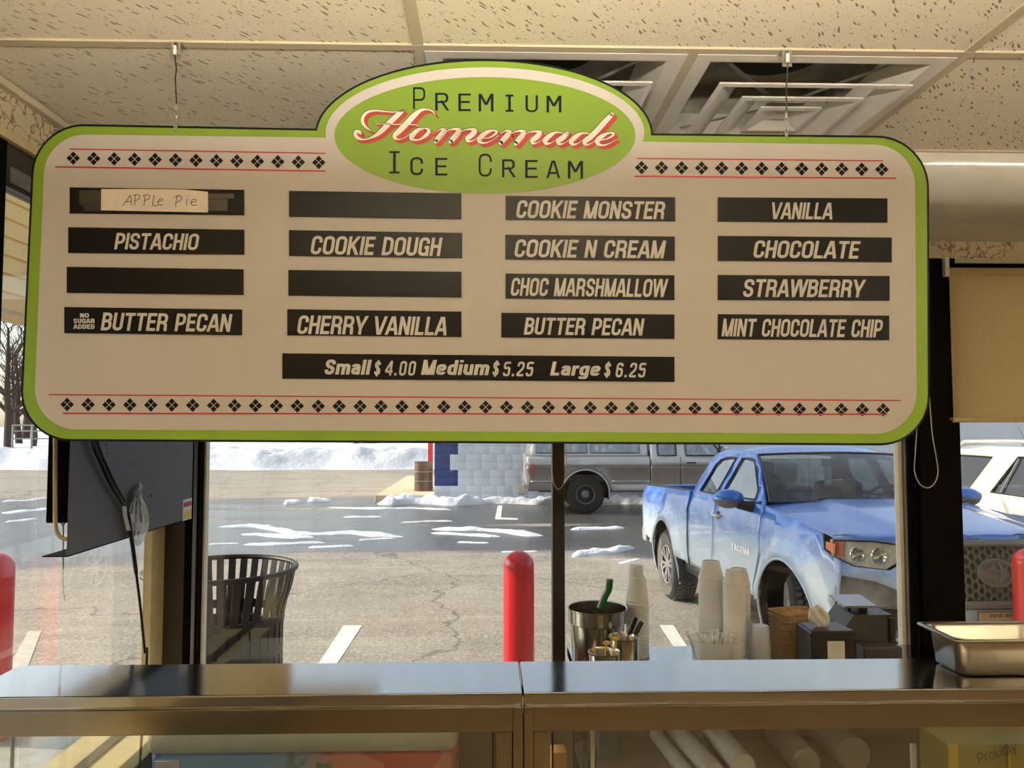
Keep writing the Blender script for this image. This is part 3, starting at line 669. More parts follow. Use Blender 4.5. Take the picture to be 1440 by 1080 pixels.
# rows of four-part diamonds between red lines
def diamonds(x0, y0, x1, y1, n, mb):
    for i in range(n):
        t = i/(n-1); cx, cy = x0+(x1-x0)*t, y0+(y1-y0)*t
        for dx, dy in ((0,-1),(1,0),(0,1),(-1,0)):
            a, b = cx+dx*5.1, cy+dy*5.1; r = 4.5
            mb.add([sp(a+ox*r, b+oy*r, -.0016) for ox, oy in ((0,-1),(1,0),(0,1),(-1,0))], [(0,1,2,3)])
def line(x0, y0, x1, y1, w, mb): mb.add([sp(x0, y0-w/2, -.0017), sp(x1, y1-w/2, -.0017), sp(x1, y1+w/2, -.0017), sp(x0, y0+w/2, -.0017)], [(0,1,2,3)])
for args, l1, l2 in (((103.5,222.8,448.5,228.8,13),(98,210,458,216),(78,235,458,241)), ((902,236,1239.5,238.6,13),(895,223.2,1241,226.5),(892,248.2,1260,251)), ((95,568.8,1241.5,576.3,40),(69,555,1266,563.3),(89,581.3,1247,582.6))):
    d = MB(); diamonds(*args, d); d.build('diamond_row', 'print_black', sign, off=org, smooth=False)
    line(*l1, 1.7, m1 := MB()); line(*l2, 2.1, m1); m1.build('red_lines', 'print_red', sign, off=org, smooth=False)

# flavour strips (magnetic cards lying on the board)
ST = [ # left, right, topL, botL, topR, botR, text, tL, tR, tT, tB, label
 (99,344,264,300.5,267.5,303,None,0,0,0,0,'black flavour strip behind the handwritten paper note'),
 (97,344,320,356,323.5,358.5,'PISTACHIO',160.5,281,327.5,350.5,'black flavour strip reading PISTACHIO'),
 (95,343,375.5,412,379,415,None,0,0,0,0,'blank black flavour strip between the strips PISTACHIO and NO SUGAR ADDED BUTTER PECAN'),
 (91.5,341,432,468.5,435.5,471.5,'BUTTER PECAN',141.5,327,439.5,464.5,'black flavour strip reading NO SUGAR ADDED BUTTER PECAN'),
 (407,649,269,305,272.5,308.5,None,0,0,0,0,'blank black flavour strip just above COOKIE DOUGH'),
 (407,650,324,360,328,363.5,'COOKIE DOUGH',436,622.5,331.5,357.5,'black flavour strip reading COOKIE DOUGH'),
 (406,649,380,416,382.5,418.5,None,0,0,0,0,'blank black flavour strip between COOKIE DOUGH and CHERRY VANILLA'),
 (404.5,649,435,471.5,438.5,474,'CHERRY VANILLA',417,631,443.5,469.5,'black flavour strip reading CHERRY VANILLA'),
 (711,949,276,309.5,278,311.5,'COOKIE MONSTER',725,937,281.5,306.5,'black flavour strip just above COOKIE N CREAM'),
 (710.5,948.5,330.5,365,333,367,'COOKIE N CREAM',722.5,937,336.5,361.5,'black flavour strip reading COOKIE N CREAM'),
 (711,948,385,420,387.5,422,'CHOC MARSHMALLOW',717.5,939,390.5,416,'black flavour strip reading CHOC MARSHMALLOW'),
 (705,948,440,474.5,442.5,476.5,'BUTTER PECAN',736.5,906.5,446.5,470.5,'black flavour strip reading only BUTTER PECAN'),
 (1009,1247,278,312,279.5,313.5,'VANILLA',1083.5,1173,284.5,308,'black flavour strip reading VANILLA'),
 (1009,1253,332,367,334.5,369,'CHOCOLATE',1058.5,1210.5,338,362.5,'black flavour strip reading CHOCOLATE'),
 (1009,1250,387,422,388.5,423,'STRAWBERRY',1044,1217,392.5,417.5,'black flavour strip reading STRAWBERRY'),
 (1009,1249.5,442,477,444,478.5,'MINT CHOCOLATE CHIP',1014.5,1242.5,448,473,'black flavour strip reading MINT CHOCOLATE CHIP'),
 (397.5,948,497,532.5,502,537,'PRICE',0,0,0,0,'long black price strip reading Small Medium Large with dollar prices'),
]
for l, r, tl, bl, tr, br, txt, a, b, t, bt, lab in ST:
    loc = sp((l+r)/2, (bl+br)/2, -.0022)
    s = thing('price_strip' if txt == 'PRICE' else 'flavour_strip', lab, 'label strip', loc, group=None if txt == 'PRICE' else 'flavour strips on the menu sign')
    q = [sp(l, bl, -.0018), sp(r, br, -.0018), sp(r, tr, -.0018), sp(l, tl, -.0018)]
    MB().prism(q, (0,-1,0), .0015).build('card', 'strip_black', s, off=loc)
    kw = dict(s=.165, shear=.16, gap=.075, slope=(br-bl)/(r-l))
    Y = SY - .0037
    if txt == 'PRICE':
        MB().prism([sp(398.5, 498.5, -.0016), sp(398.5, 533, -.0016), sp(404, 532.5, -.0016), sp(404, 498.5, -.0016)], (0,-1,0), .0008).build('under_card', 'strip_black', s, off=loc)
        mb = MB()
        for tx, l_, r_, t_, b_ in (('Small',455.5,523,505.5,526.5),('$',525.5,536.5,507.5,528),('4.00',541,586,507.5,528),('Medium',592,690.5,506,527),('$',692,703,508,528.5),('5.25',706.5,751.5,508.5,529),('Large',773.5,846.5,508.5,528),('$',849,860,509.5,530),('6.25',865,909.5,510,530.5)):
            kk = dict(s=.20 if tx[0].isalpha() else .15, shear=.16, gap=.08 if tx[0].isalpha() else .16, slope=.006)
            g = lettering(tx, l_, r_, t_, b_, Y, **kk); mb.add(g.v, g.f)
        mb.build('lettering', 'strip_text', s, off=loc, smooth=False)
    elif txt:
        g = lettering(txt, a, b, t, bt, Y, **kw)
        if lab.endswith('NO SUGAR ADDED BUTTER PECAN') and 'between' not in lab:
            for tx, l_, r_, t_, b_ in (('NO',112.5,125,440.5,446.5),('SUGAR',103.5,133,448,454.5),('ADDED',103.5,133,456,462.5)):
                gg = lettering(tx, l_, r_, t_, b_, Y, s=.2, gap=.09); g.add(gg.v, gg.f)
        g.build('lettering', 'strip_text', s, off=loc, smooth=False)
note = thing('paper_note', 'white paper note with handwritten APPLe Pie taped over the first strip', 'note', sp(219, 299, -.0042))
q = [sp(143.5, 296.5), sp(293.5, 299.5), sp(293.5, 270.5), sp(260, 267.3), sp(200, 266.6), sp(143.8, 266.8)]
MB().prism([p+Vector((0,-.0040,0)) for p in q], (0,-1,0), .0004).build('paper', 'note_paper', note, off=note.location)
hw = lambda P: [(90+x/5.538, 255+y/5.538) for x, y in P]
HW = [[(460,198),(500,150),(525,115),(531,150),(530,190)],[(485,165),(530,160)],[(555,195),(565,112)],[(545,117),(580,108),(597,124),(588,145),(558,156)],[(630,195),(640,115)],[(620,120),(655,107),(674,122),(665,142),(635,155)],
      [(710,110),(700,160),(700,196),(740,190)],[(738,167),(775,152),(764,139),(748,148),(738,172),(752,190),(778,184)],[(875,206),(880,160),(888,120)],[(868,128),(900,116),(920,128),(915,152),(885,166)],[(968,143),(962,170),(962,192)],[(972,120),(976,116)],
      [(992,172),(1035,160),(1030,146),(1010,148),(994,168),(998,186),(1020,192),(1048,186)]]
for word in (HW[:8], HW[8:]):
  mb = MB()
  for st in word:
      for q in ribbon(smooth(hw(st)), .95): mb.add([sp(v[0], v[1], -.0046) for v in q], [(0,1,2,3)])
  mb.build('handwriting', 'ink', note, off=note.location, smooth=False)
for (x0, y0, x1, y1) in ((113,268.5,144.5,288.5),(120,287,144.5,298),(292,273,330,280),(292,281,321,297)):
    MB().prism([sp(x0, y1, -.0038), sp(x1, y1, -.0038), sp(x1, y0, -.0038), sp(x0, y0, -.0038)], (0,-1,0), .0001).build('tape', 'clear_tape', note, off=note.location)

# hangers
def hanger(px, ptop, pbot, xb, lab):
    top = atY(px, ptop, SY); bot = atY(xb, pbot, SY-.004); top.z = ZC
    h = thing('sign_hanger', lab, 'hanger', (top.x, SY, ZC), group='wire hangers carrying the sign'); o = h.location
    w_ = .011
    MB().box((top.x-w_, SY-.014, ZC-.003), (top.x+w_, SY+.014, ZC-.001)).box((top.x-w_, SY-.0155, ZC-.034), (top.x-.004, SY-.0135, ZC-.001), .002).box((top.x+.004, SY-.0155, ZC-.034), (top.x+w_, SY-.0135, ZC-.001), .002)\
        .box((top.x-w_, SY-.0155, ZC-.040), (top.x+w_, SY-.0135, ZC-.030), .003).build('clip', 'galvanised', h, off=o)
    a = Vector((top.x, SY-.016, ZC-.006)); k1 = Vector((top.x-.001, SY-.010, ZC-.06)); lo = Vector((bot.x+.001, SY-.004, bot.z+.050))
    MB().tube([(top.x, SY-.018, ZC-.032), (top.x, SY-.018, ZC-.012)], .0038, 8).build('plastic_sleeve', 'chain_white', h, off=o)
    MB().tube([(top.x, SY-.018, ZC-.032), k1 + Vector((.002,0,0)), k1+Vector((0,0,-.02)), lo], .0016, 6).build('wire', 'wire', h, off=o)
    z = lo.z; k = 0
    while z > bot.z + .002:
        pts = [Vector((bot.x + (math.cos(a)*.0035 if k % 2 else 0), SY-.004 + (0 if k % 2 else math.cos(a)*.0035), z-.008+math.sin(a)*.0085)) for a in [2*PI*i/12 for i in range(12)]]
        MB().tube(pts, .0011, 6, closed=True).build('chain_link', 'galvanised', h, off=o); z -= .0135; k += 1
    pts = [Vector((bot.x, SY+.0045+math.cos(a)*.0085, bot.z-.002+math.sin(a)*.010)) for a in [2*PI*i/14 for i in range(14)]]
    MB().tube(pts, .0012, 6, closed=True).build('hook', 'galvanised', h, off=o)
hanger(251, 62, 178, 247, 'wire and chain sign hanger on the plain tile runner')
hanger(1103, 72, 188, 1106, 'wire and chain sign hanger crossing the fully seen diffuser')

# ================================================================ DISPLAY CASES (seen from the staff side)
mat('roll_grey', (120,118,112), .7); mat('pale_lid', (206,206,190), .5); mat('sticker_white', (226,224,216), .5); mat('foam', (246,245,242), .6, var=.02, **{'Subsurface Weight': .25, 'Subsurface Radius': (.01,.01,.01)})
mat('black_plastic', (22,21,22), .35); mat('dark_plastic', (46,44,44), .4); mat('kraft', (156,128,90), .8, var=.1, vs=60); mat('kraft_dark', (128,94,54), .8); mat('cookie', (190,150,98), .9, var=.2, vs=90, bs=.3)
mat('green_handle', (12,84,34), .25); mat('yellow_plastic', (226,190,60), .4); mat('tissue', (252,251,248), .85); mat('scale_plate', (150,152,156), .3, .6)
mat('panel_grey', (76,78,82), .45, var=.05, vs=4); mat('cable_black', (10,10,11), .35); mat('bead_white', (214,210,200), .4); mat('label_red', (176,60,40), .5); mat('label_yellow', (222,200,70), .5)
mat('olive_panel', (136,128,62), .35, var=.12, vs=5); mat('yellow_edge', (196,174,40), .4); mat('undershelf', (88,92,94), .5, var=.2, vs=6); mat('orange_card', (190,140,60), .6); mat('blue_card', (60,88,110), .6); mat('grey_print', (70,66,56), .6)
def clear_plastic(name, c, a):
    k = NT(name); p = k.bsdf(c, .18, spec=.6); p.inputs['Alpha'].default_value = a; MATS[name] = k.m
clear_plastic('clear_cup', (.86,.86,.86), .42); clear_plastic('film', (.9,.9,.9), .30); clear_plastic('bag_film', (.62,.64,.66), .55)
ZT = 1.20
def display_case(x0, x1, lab, post_right):
    c = thing('display_case', lab, 'display case', ((x0+x1)/2, 1.72, 0), group='stainless display cases'); o = c.location
    yf, yb = 1.607, 1.818
    B = lambda *a, bev=.002: MB().box(*a, bev)
    B((x0, yf, ZT-.025), (x1, yb, ZT), bev=.004).build('steel_top', 'steel_top', c, off=o)
    B((x0+.004, yf+.004, ZT-.0285), (x1-.004, yf+.02, ZT-.0245), bev=.001).build('reveal', 'steel_top', c, off=o)
    B((x0+.001, yf-.002, ZT-.078), (x1-.001, yf+.03, ZT-.028)).build('header_rail', 'steel_face', c, off=o)
    for a, b in ((x0, x0+.020), (x1-.020, x1)): B((a, yf-.006, .08), (b, yf+.03, ZT-.027)).build('corner_post', 'steel_face', c, off=o)
    for a, b in ((x0+.020, x0+.055), (x1-.055, x1-.020)): B((a, yf+.002, .5), (b, yf+.03, ZT-.078)).build('stile', 'steel_face', c, off=o)
    for a, b in ((x0+.058, x0+.062), (x1-.062, x1-.058)): B((a, yf+.008, .5), (b, yf+.016, ZT-.078), bev=.0005).build('sliding_door_edge', 'black_plastic', c, off=o)
    B((x0+.02, yf, .42), (x1-.02, yf+.03, .50)).build('bottom_rail', 'steel_face', c, off=o)
    B((x0, yf+.01, .08), (x1, yb, .42)).build('base_panel', 'steel_face', c, off=o)
    B((x0+.02, yf+.03, 0), (x1-.02, yb-.02, .08)).build('kick_plate', 'black_plastic', c, off=o)
    MB().box((x0+.055, yf+.014, .50), (x1-.055, yf+.018, ZT-.078)).build('rear_glass', 'case_pane', c, off=o)
    MB().box((x0+.01, yb-.006, .42), (x1-.01, yb-.002, ZT-.02)).build('front_glass', 'case_pane', c, off=o)
    for a in (x0+.001, x1-.005): MB().box((a, yf+.03, .42), (a+.004, yb-.006, ZT-.025)).build('end_glass', 'case_pane', c, off=o)
    return c
seam = atY(735.5, 975, 1.607).x
display_case(XL+.10, seam-.0012, 'stainless steel display case with the pale chest freezer showing through its glass', True)
display_case(seam+.0012, seam+1.30, 'stainless steel display case carrying the steel food pan on its top', False)
# small white end of a door track inside the first case
cz = atY(18, 1040, 1.70)
solo(MB().tube([(cz.x, 1.70, .425), (cz.x, 1.70, ZT-.0251)], .004, 8), 'shelf_rod', 'bead_white', 'thin white upright rod in the display case nearest the side window', 'rod', (cz.x, 1.70, .425))
cz = atY(833, 1040, 1.70)
solo(MB().tube([(cz.x, 1.70, .425), (cz.x, 1.70, ZT-.0251)], .0045, 8), 'shelf_rod', 'bead_white', 'white upright rod in the display case under the food pan', 'rod', (cz.x, 1.70, .425))

# food pan on the case top
def rrect(x0, x1, y0, y1, r, n=6):
    P = []
    for cx, cy, a in ((x1-r,y1-r,0),(x0+r,y1-r,90),(x0+r,y0+r,180),(x1-r,y0+r,270)): P += [(cx+r*math.cos(math.radians(a+90*i/n)), cy+r*math.sin(math.radians(a+90*i/n))) for i in range(n+1)]
    return P
def vessel(levels, mb=None):      # stack of rounded rectangles (x0,x1,y0,y1,r,z) joined by walls, closed at the last
    mb = mb or MB(); R = [[(x, y, z) for x, y in rrect(a, b, c, d, r)] for a, b, c, d, r, z in levels]
    mb.grid([row+[row[0]] for row in R]); mb.add(R[-1], [list(range(len(R[-1])))]); return mb
px0, px1, py0, py1, pz = 1.000, 1.275, 1.655, 1.812, 1.284
pan = thing('food_pan', 'shallow rectangular stainless food pan sitting on the case top', 'pan', ((px0+px1)/2, (py0+py1)/2, ZT)); o = pan.location
e = .018
vessel([(px0+e+.012, px1-e-.012, py0+e+.012, py1-e-.012, .02, ZT+.001), (px0+e+.004, px1-e-.004, py0+e+.004, py1-e-.004, .024, ZT+.006), (px0+e-.004, px1-e+.004, py0+e-.004, py1-e+.004, .026, pz-.006), (px0+.004, px1-.004, py0+.004, py1-.004, .012, pz-.006), (px0, px1, py0, py1, .012, pz-.004), (px0, px1, py0, py1, .012, pz), (px0+.004, px1-.004, py0+.004, py1-.004, .012, pz+.0015),
        (px0+e-.004, px1-e+.004, py0+e-.004, py1-e+.004, .026, pz), (px0+e, px1-e, py0+e, py1-e, .026, pz-.005), (px0+e+.007, px1-e-.007, py0+e+.007, py1-e-.007, .024, ZT+.008), (px0+e+.014, px1-e-.014, py0+e+.014, py1-e-.014, .018, ZT+.0035)]).build('pan_body', 'steel_pan', pan, off=o, sharp=60)
MB().tube([(x, y, pz-.0015) for x, y in rrect(px0, px1, py0, py1, .012)], .0032, 8, closed=True).build('rolled_rim', 'steel_pan', pan, off=o)

# ================================================================ WINDOW TABLE AND WHAT STANDS ON IT
TZ = .955
tb = thing('window_table', 'stainless steel work table under the front window with cups and pots on it', 'table', (1.02, 2.57, 0)); o = tb.location
MB().box((.27, 2.30, TZ-.03), (1.78, 2.79, TZ), .004).build('table_top', 'steel_top', tb, off=o)
MB().box((.29, 2.36, .62), (1.76, 2.77, .645), .003).build('undershelf', 'undershelf', tb, off=o)
MB().box((.29, 2.755, .645), (1.76, 2.77, TZ-.03)).build('back_panel', 'undershelf', tb, off=o)
for x in (.30, 1.745):
    for y in (2.35, 2.745): MB().tube([(x, y, 0), (x, y, TZ-.03)], .016, 10).build('leg', 'steel_face', tb, off=o)
def P3(px, D, z=TZ): v = atY(px, 700, D); return Vector((v.x, D, z))
# bucket
def pot(name, px, D, r, h, lab, band=0.0, m='steel_pot'):
    c = P3(px, D); t = thing(name, lab, 'pot', c)
    if band:
        pr = [(0,0),(r*.80,0),(r*.83,.006),(r*.90,h-band-.004),(r*.965,h-band),(r*.97,h-.004),(r,h-.002),(r,h+.002),(r*.955,h),(r*.945,h-band),(r*.88,h-band-.006),(r*.80,.008),(0,.006)]
    else:
        pr = [(0,0),(r*.92,0),(r*.95,.006),(r*.96,h-.006),(r*1.02,h-.003),(r*1.03,h),(r*.99,h+.001),(r*.94,h-.004),(r*.92,.008),(0,.005)]
    MB().lathe(pr, (0,0,0), 40, cap=False).build('pot_body', m, t, sharp=40); return t, c
bk, bc = pot('steel_bucket', 839, 2.62, .101, .178, 'tall stainless bucket with wide rim band holding a green handled scoop', .045)
p1, c1_ = pot('steel_pot', 848.5, 2.38, .0485, .102, 'short stainless pot with yellow tipped sticks in front of the bucket')
p2, c2_ = pot('steel_pot', 876, 2.475, .049, .121, 'stainless pot holding two black handled tools beside the foam cups')
def bent(name, m, pts, r, lab, cat, part=None, loc=None, extra=None):
    t = thing(name, lab, cat, loc or pts[0]); MB().tube(pts, r, 10).build('handle', m, t, off=t.location)
    if extra: extra[0].build(extra[1], extra[2], t, off=t.location)
    return t
g = [Vector((bc.x+.002, bc.y-.03, TZ+.02)), Vector((bc.x+.006, bc.y-.035, TZ+.10)), atY(844, 855, 2.56), atY(851, 838, 2.555), atY(856, 828, 2.55), atY(857.5, 814, 2.55)]
bent('ice_cream_scoop', 'green_handle', smooth([tuple(v) for v in g[2:]], 4), [.012]*12+[.011], 'green handled scoop leaning in the tall steel bucket', 'scoop', loc=g[0],
     extra=(MB().tube([g[0], g[1], g[2]], .004, 8).ball(g[0]+Vector((0,0,.008)), .022, 14, (1,1,.5)), 'scoop_head', 'steel_pot'))
for k, (a, b, r) in enumerate((((884,892),(893.5,868),.0088), ((893,893),(902.5,875),.0072))):
    q0 = Vector((c2_.x+(.004 if k else -.010), c2_.y, TZ+.02)); D = 2.465
    A, Bp = atY(*a, D), atY(*b, D)
    bent('spatula', 'black_plastic', [A, A.lerp(Bp, .3), Bp, Bp+(Bp-A)*.04], [r*.85, r, r, r*.6], ['thick black handled tool in the pot beside the foam cups', 'thinner black handled tool in the pot beside the foam cups'][k], 'utensil', loc=q0,
         extra=(MB().tube([q0, A], .003, 6).box(q0-Vector((.012,.001,.014)), q0+Vector((.012,.001,.03))), 'blade', 'steel_pot'))
for k, (a, cz_) in enumerate((((853,904), 'nearer'), ((866,898), 'farther'))):
    A = atY(*a, 2.375 if k == 0 else 2.40); q0 = Vector((c1_.x+(-.012 if k == 0 else .014), 2.38, TZ+.012))
    t = thing('tasting_stick', ['yellow tipped stick lying lower in the short steel pot', 'yellow tipped stick rising above the rim of the short steel pot'][k], 'utensil', q0)
    MB().tube([q0, A], .003, 6).build('shaft', 'yellow_plastic', t, off=q0); MB().ball(A, .0105, 10, (1.1,.7,.7)).build('yellow_tip', 'yellow_plastic', t, off=q0)

# inverted foam cup stacks: every cup is its own object
def cup_stack(px, D, r, rt, ztop, zrim, n, cupname, desc, group, m='foam', top_lab=None, base=TZ):
    c = P3(px, D, base); h = ztop - zrim; step = (zrim - base) / (n-1)
    pr = [(r*.93, .0), (r, .0), (r*1.02, .002), (r, .0045), (r*.975, .006), (rt*1.03, h-.004), (rt, h), (rt*.9, h), (rt*.88, h-.004), (0, h-.004)]
    pr2 = pr
    first = None
    for i in range(n):
        z = base + step*i
        if first is None:
            first = MB().lathe(pr2, (0,0,0), 28, cap=False).build(cupname, m, None, loc=(c.x, c.y, z), sharp=50); o = first
        else:
            o = first.copy(); COL.objects.link(o); o.location = (c.x + random.uniform(-.0004,.0004), c.y, z)
        lab = desc % 'nested in'
        if i == n-1: lab = desc % 'at the top of'
        tag(o, lab, 'cup', group)
    return c
random.seed(4)
Zr = lambda py, D: atY(720, py, D).z
cup_stack(895, 2.68, .0395, .028, Zr(812, 2.68), Zr(846, 2.68), 20, 'foam_cup', 'white foam cup %s the upturned stack beside the steel bucket', 'foam cups in the stack beside the steel bucket')
tcup = MB().lathe([(.0235,0),(.026,0),(.0262,.003),(.0250,.004),(.0225,.040),(.0,.040)], n=24, cap=False)
c = P3(894, 2.68, Zr(812, 2.68)+.0005)
tag(tcup.build('foam_cup', 'foam', None, loc=c), 'small foam cup upturned on the stack beside the steel bucket', 'cup')
cup_stack(998.5, 2.55, .0413, .0275, Zr(790, 2.55), Zr(815, 2.55), 36, 'foam_bowl', 'white foam bowl %s the tallest upturned stack behind the spoon tub', 'foam bowls in the tallest stack')
cup_stack(1030, 2.475, .0345, .0235, Zr(803, 2.475), Zr(822, 2.475), 36, 'foam_bowl', 'white foam bowl %s the middle upturned stack of three', 'foam bowls in the middle stack')
cup_stack(1037, 2.66, .0380, .0265, Zr(800.5, 2.66), Zr(822, 2.66), 32, 'foam_bowl', 'white foam bowl %s the rear stack half hidden by another stack', 'foam bowls in the rear stack')
# tub of wrapped spoons
c = P3(999, 2.40); r = .067; h = Zr(899, 2.40)-TZ
t = thing('spoon_tub', 'cloudy plastic tub full of wrapped white spoons on the window table', 'tub', c)
MB().lathe([(0,0),(r*.8,0),(r*.86,.01),(r,h),(r*1.03,h+.001),(r*.98,h-.002),(r*.84,.012),(0,.004)], n=36, cap=False).build('tub_body', 'film', t)
proto = None
for i in range(30):
    a = random.uniform(0, 2*PI); q = random.uniform(0, .045); tl = random.uniform(.06,.40)
    if proto is None:
        proto = MB().tube([(0,0,0),(0,0,.09),(0,0,.125)], [.0022,.0024,.0035], 6).ball((0,0,.132), .008, 8, (1,.3,1.2)).build('plastic_spoon', 'foam', None); s = proto
    else: s = proto.copy(); COL.objects.link(s)
    s.location = (c.x+q*math.cos(a)*.75, c.y+q*math.sin(a)*.75, TZ+.006); s.rotation_euler = (-math.sin(a)*tl, math.cos(a)*tl, random.uniform(0,6))
    s.scale = (1,1,random.uniform(.95,1.12))
    tag(s, 'white plastic spoon standing in the cloudy tub', 'spoon', 'plastic spoons in the tub')
# clear cups
def ribbed(name, px, D, rr, h, n, step, lab, group):
    c = P3(px, D); mb = MB(); N = 44; prof_ = [(1.0,0),(1.02,.004),(.98,.008),(.86,h-.006),(.80,h),(0,h)]
    vs = []
    for k, (q, z) in enumerate(prof_):
        for i in range(N): f = 1 + (.035 if (i % 2 and 1 < k < 4) else 0); vs.append((rr*q*f*math.cos(2*PI*i/N), rr*q*f*math.sin(2*PI*i/N), z))
    mb.add(vs, [(j*N+i, j*N+(i+1)%N, (j+1)*N+(i+1)%N, (j+1)*N+i) for j in range(len(prof_)-1) for i in range(N)])
    f = None
    for i in range(n):
        if f is None: f = mb.build(name, 'clear_cup', None, loc=c); o = f
        else: o = f.copy(); COL.objects.link(o); o.location = (c.x, c.y, c.z+step*i)
        tag(o, lab % ('nested in' if i < n-1 else 'topmost on'), 'cup', group)
ribbed('clear_cup', 1066.5, 2.43, .030, .07, 9, .0118, 'clear ribbed plastic cup %s the stack beside the brown trays', 'clear cups beside the brown trays')
ribbed('clear_cup', 1043.5, 2.35, .0205, .055, 4, .009, 'small clear plastic cup %s the low stack beside the spoon tub', 'small clear cups beside the spoon tub')
# kraft trays
tc = P3(1114, 2.54); w_, d_ = .140, .105; n = 14; ht = .034; ztr = Zr(866, 2.5)
step = (ztr-ht-TZ)/(n-1); first = None
for i in range(n):
    if first is None:
        L = lambda k, z, ins=0: (-w_/2*k+ins, w_/2*k-ins, -d_/2*k+ins, d_/2*k-ins, .016, z)
        mb = vessel([L(.84,0), L(.86,.002), L(.985,ht), L(1.02,ht-.001), L(1.02,ht+.002), L(.98,ht+.002), L(.97,ht-.001,.0012), L(.86,.004,.001)])
        first = mb.build('paper_tray', 'kraft', None, loc=(tc.x, tc.y, TZ), sharp=60); s = first
    else: s = first.copy(); COL.objects.link(s)
    s.location = (tc.x+random.uniform(-.001,.001), tc.y, TZ+step*i); s.rotation_euler = (0,0,math.radians(14)+random.uniform(-.015,.015))
    tag(s, 'brown paper tray at the top of the stack, holding cookie pieces' if i == n-1 else 'brown paper tray nested in the stack beside the napkin dispenser', 'tray', 'brown paper trays')
for i, (dx, dy, dz, q) in enumerate(((-.042,-.014,.020,.016),(-.020,.012,.023,.015),(.012,.016,.026,.020),(.030,-.012,.026,.021),(-.004,-.018,.022,.014))):
    mb = MB().ball((0,0,0), q, 12, (1.2,.9,.75))
    for v in mb.v: v += v.normalized()*noise.noise(v*90+Vector((i,0,0)))*.005
    tag(mb.build('cookie_piece', 'cookie', None, loc=(tc.x+dx, tc.y+dy, TZ+step*(n-1)+dz-.004)), 'broken cookie piece heaped in the topmost brown tray', 'cookie', 'cookie pieces in the top tray')
# napkin dispenser
nx0, nx1, ny0, ny1 = P3(1136, 2.335).x, P3(1199, 2.335).x, 2.335, 2.445; nh = Zr(892, 2.335)
t = thing('napkin_dispenser', 'black napkin dispenser with a white tissue poking out of its top', 'dispenser', ((nx0+nx1)/2, 2.39, TZ)); o = t.location
MB().prism([(nx0, ny0, TZ), (nx1, ny0, TZ), (nx1, ny0, nh-.004), (nx1-.006, ny0, nh), (nx0+.006, ny0, nh), (nx0, ny0, nh-.004)], (0,1,0), ny1-ny0).build('housing', 'black_plastic', t, off=o)
MB().prism([(nx0+.004, ny0+.004, nh-.001), (nx1-.004, ny0+.004, nh-.001), (nx1-.012, ny1-.004, nh-.001), (nx0+.012, ny1-.004, nh-.001)], (0,0,1), .004).build('top_plate', 'dark_plastic', t, off=o)
mx = P3(1172, 2.33).x
MB().box((mx-.026, ny0-.002, TZ), (mx+.026, ny0+.0, Zr(905, 2.335))).build('window_plate', 'sticker_white', t, off=o)
MB().box((mx-.026, ny0-.003, TZ+.028), (mx+.026, ny0-.002, TZ+.040)).build('brown_stripe', 'kraft_dark', t, off=o)
A = atY(1172, 886, 2.36); rows = []
for i in range(9):
    u = i/8; row = []
    for j in range(9):
        v = j/8-.5; a = Vector((mx-.018, 2.385, nh)).lerp(Vector((mx-.056, 2.375, Zr(857, 2.37))), u)
        wdt = .050*math.sin(.35+u*2.3)
        row.append(a + Vector((wdt*v*1.3+.02*u*abs(v), math.sin(j*1.9+i*.7)*.006, .018*v*u + .006*math.sin(j*2.3))))
    rows.append(row)
tis = thing('tissue', 'crumpled white tissue sticking up from the napkin dispenser', 'tissue', (mx-.018, 2.385, nh))
mb = MB().grid(rows); tb_ = mb.build('sheet', 'tissue', tis, off=tis.location, sharp=180); sm = tb_.modifiers.new('s', 'SOLIDIFY'); sm.thickness = .0015
# kitchen scale
s0 = P3(1211, 2.60); zp = Zr(853, 2.55)
t = thing('kitchen_scale', 'black kitchen scale with a flat grey weighing plate', 'scale', (s0.x, 2.62, TZ)); o = t.location
bx0, bx1 = P3(1172, 2.60).x, P3(1244, 2.60).x
MB().prism([(bx0, 2.53, TZ), (bx1, 2.53, TZ), (bx1-.020, 2.53, Zr(868, 2.53)), (bx0+.030, 2.53, Zr(868, 2.53)), (bx0, 2.53, Zr(885, 2.53))], (0,1,0), .15).build('housing', 'dark_plastic', t, off=o)
MB().prism([(bx0+.022, 2.5285, TZ+.014), (bx1-.045, 2.5285, TZ+.014), (bx1-.050, 2.5285, TZ+.070), (bx0+.026, 2.5285, TZ+.070)], (0,-1,0), .003).build('display_panel', 'black_plastic', t, off=o)
MB().box((bx1-.034, 2.522, TZ), (bx1-.014, 2.53, Zr(872, 2.53)), .002).build('side_rib', 'black_plastic', t, off=o)
MB().tube([(s0.x-.005, 2.60, Zr(868, 2.53)-.002), (s0.x-.005, 2.60, zp-.006)], .016, 14).tube([(bx0+.036, 2.58, Zr(868, 2.53)-.002), (bx0+.036, 2.58, zp-.006)], .006, 10).build('support', 'black_plastic', t, off=o)
plx = P3(1200, 2.60).x
MB().prism([(P3(1184,2.53).x, 2.53, zp-.006), (P3(1229,2.53).x, 2.53, zp-.006), (P3(1206,2.70).x, 2.70, zp-.006), (P3(1163,2.70).x, 2.70, zp-.006)], (0,0,1), .006).build('weighing_plate', 'scale_plate', t, off=o)
a, b = P3(1208, 2.45), P3(1262, 2.45)
solo(MB().box((a.x, 2.44, TZ), (b.x, 2.50, Zr(913, 2.45)), .006), 'label_box', 'dark_plastic', 'low dark flat box lying in front of the kitchen scale', 'box', ((a.x+b.x)/2, 2.47, TZ))
pts = smooth([tuple(v) for v in (P3(1234,2.425,TZ+.004), P3(1240,2.42,TZ+.035), P3(1252,2.42,TZ+.034), P3(1266,2.42,TZ+.012), P3(1274,2.42,TZ+.004))], 5)
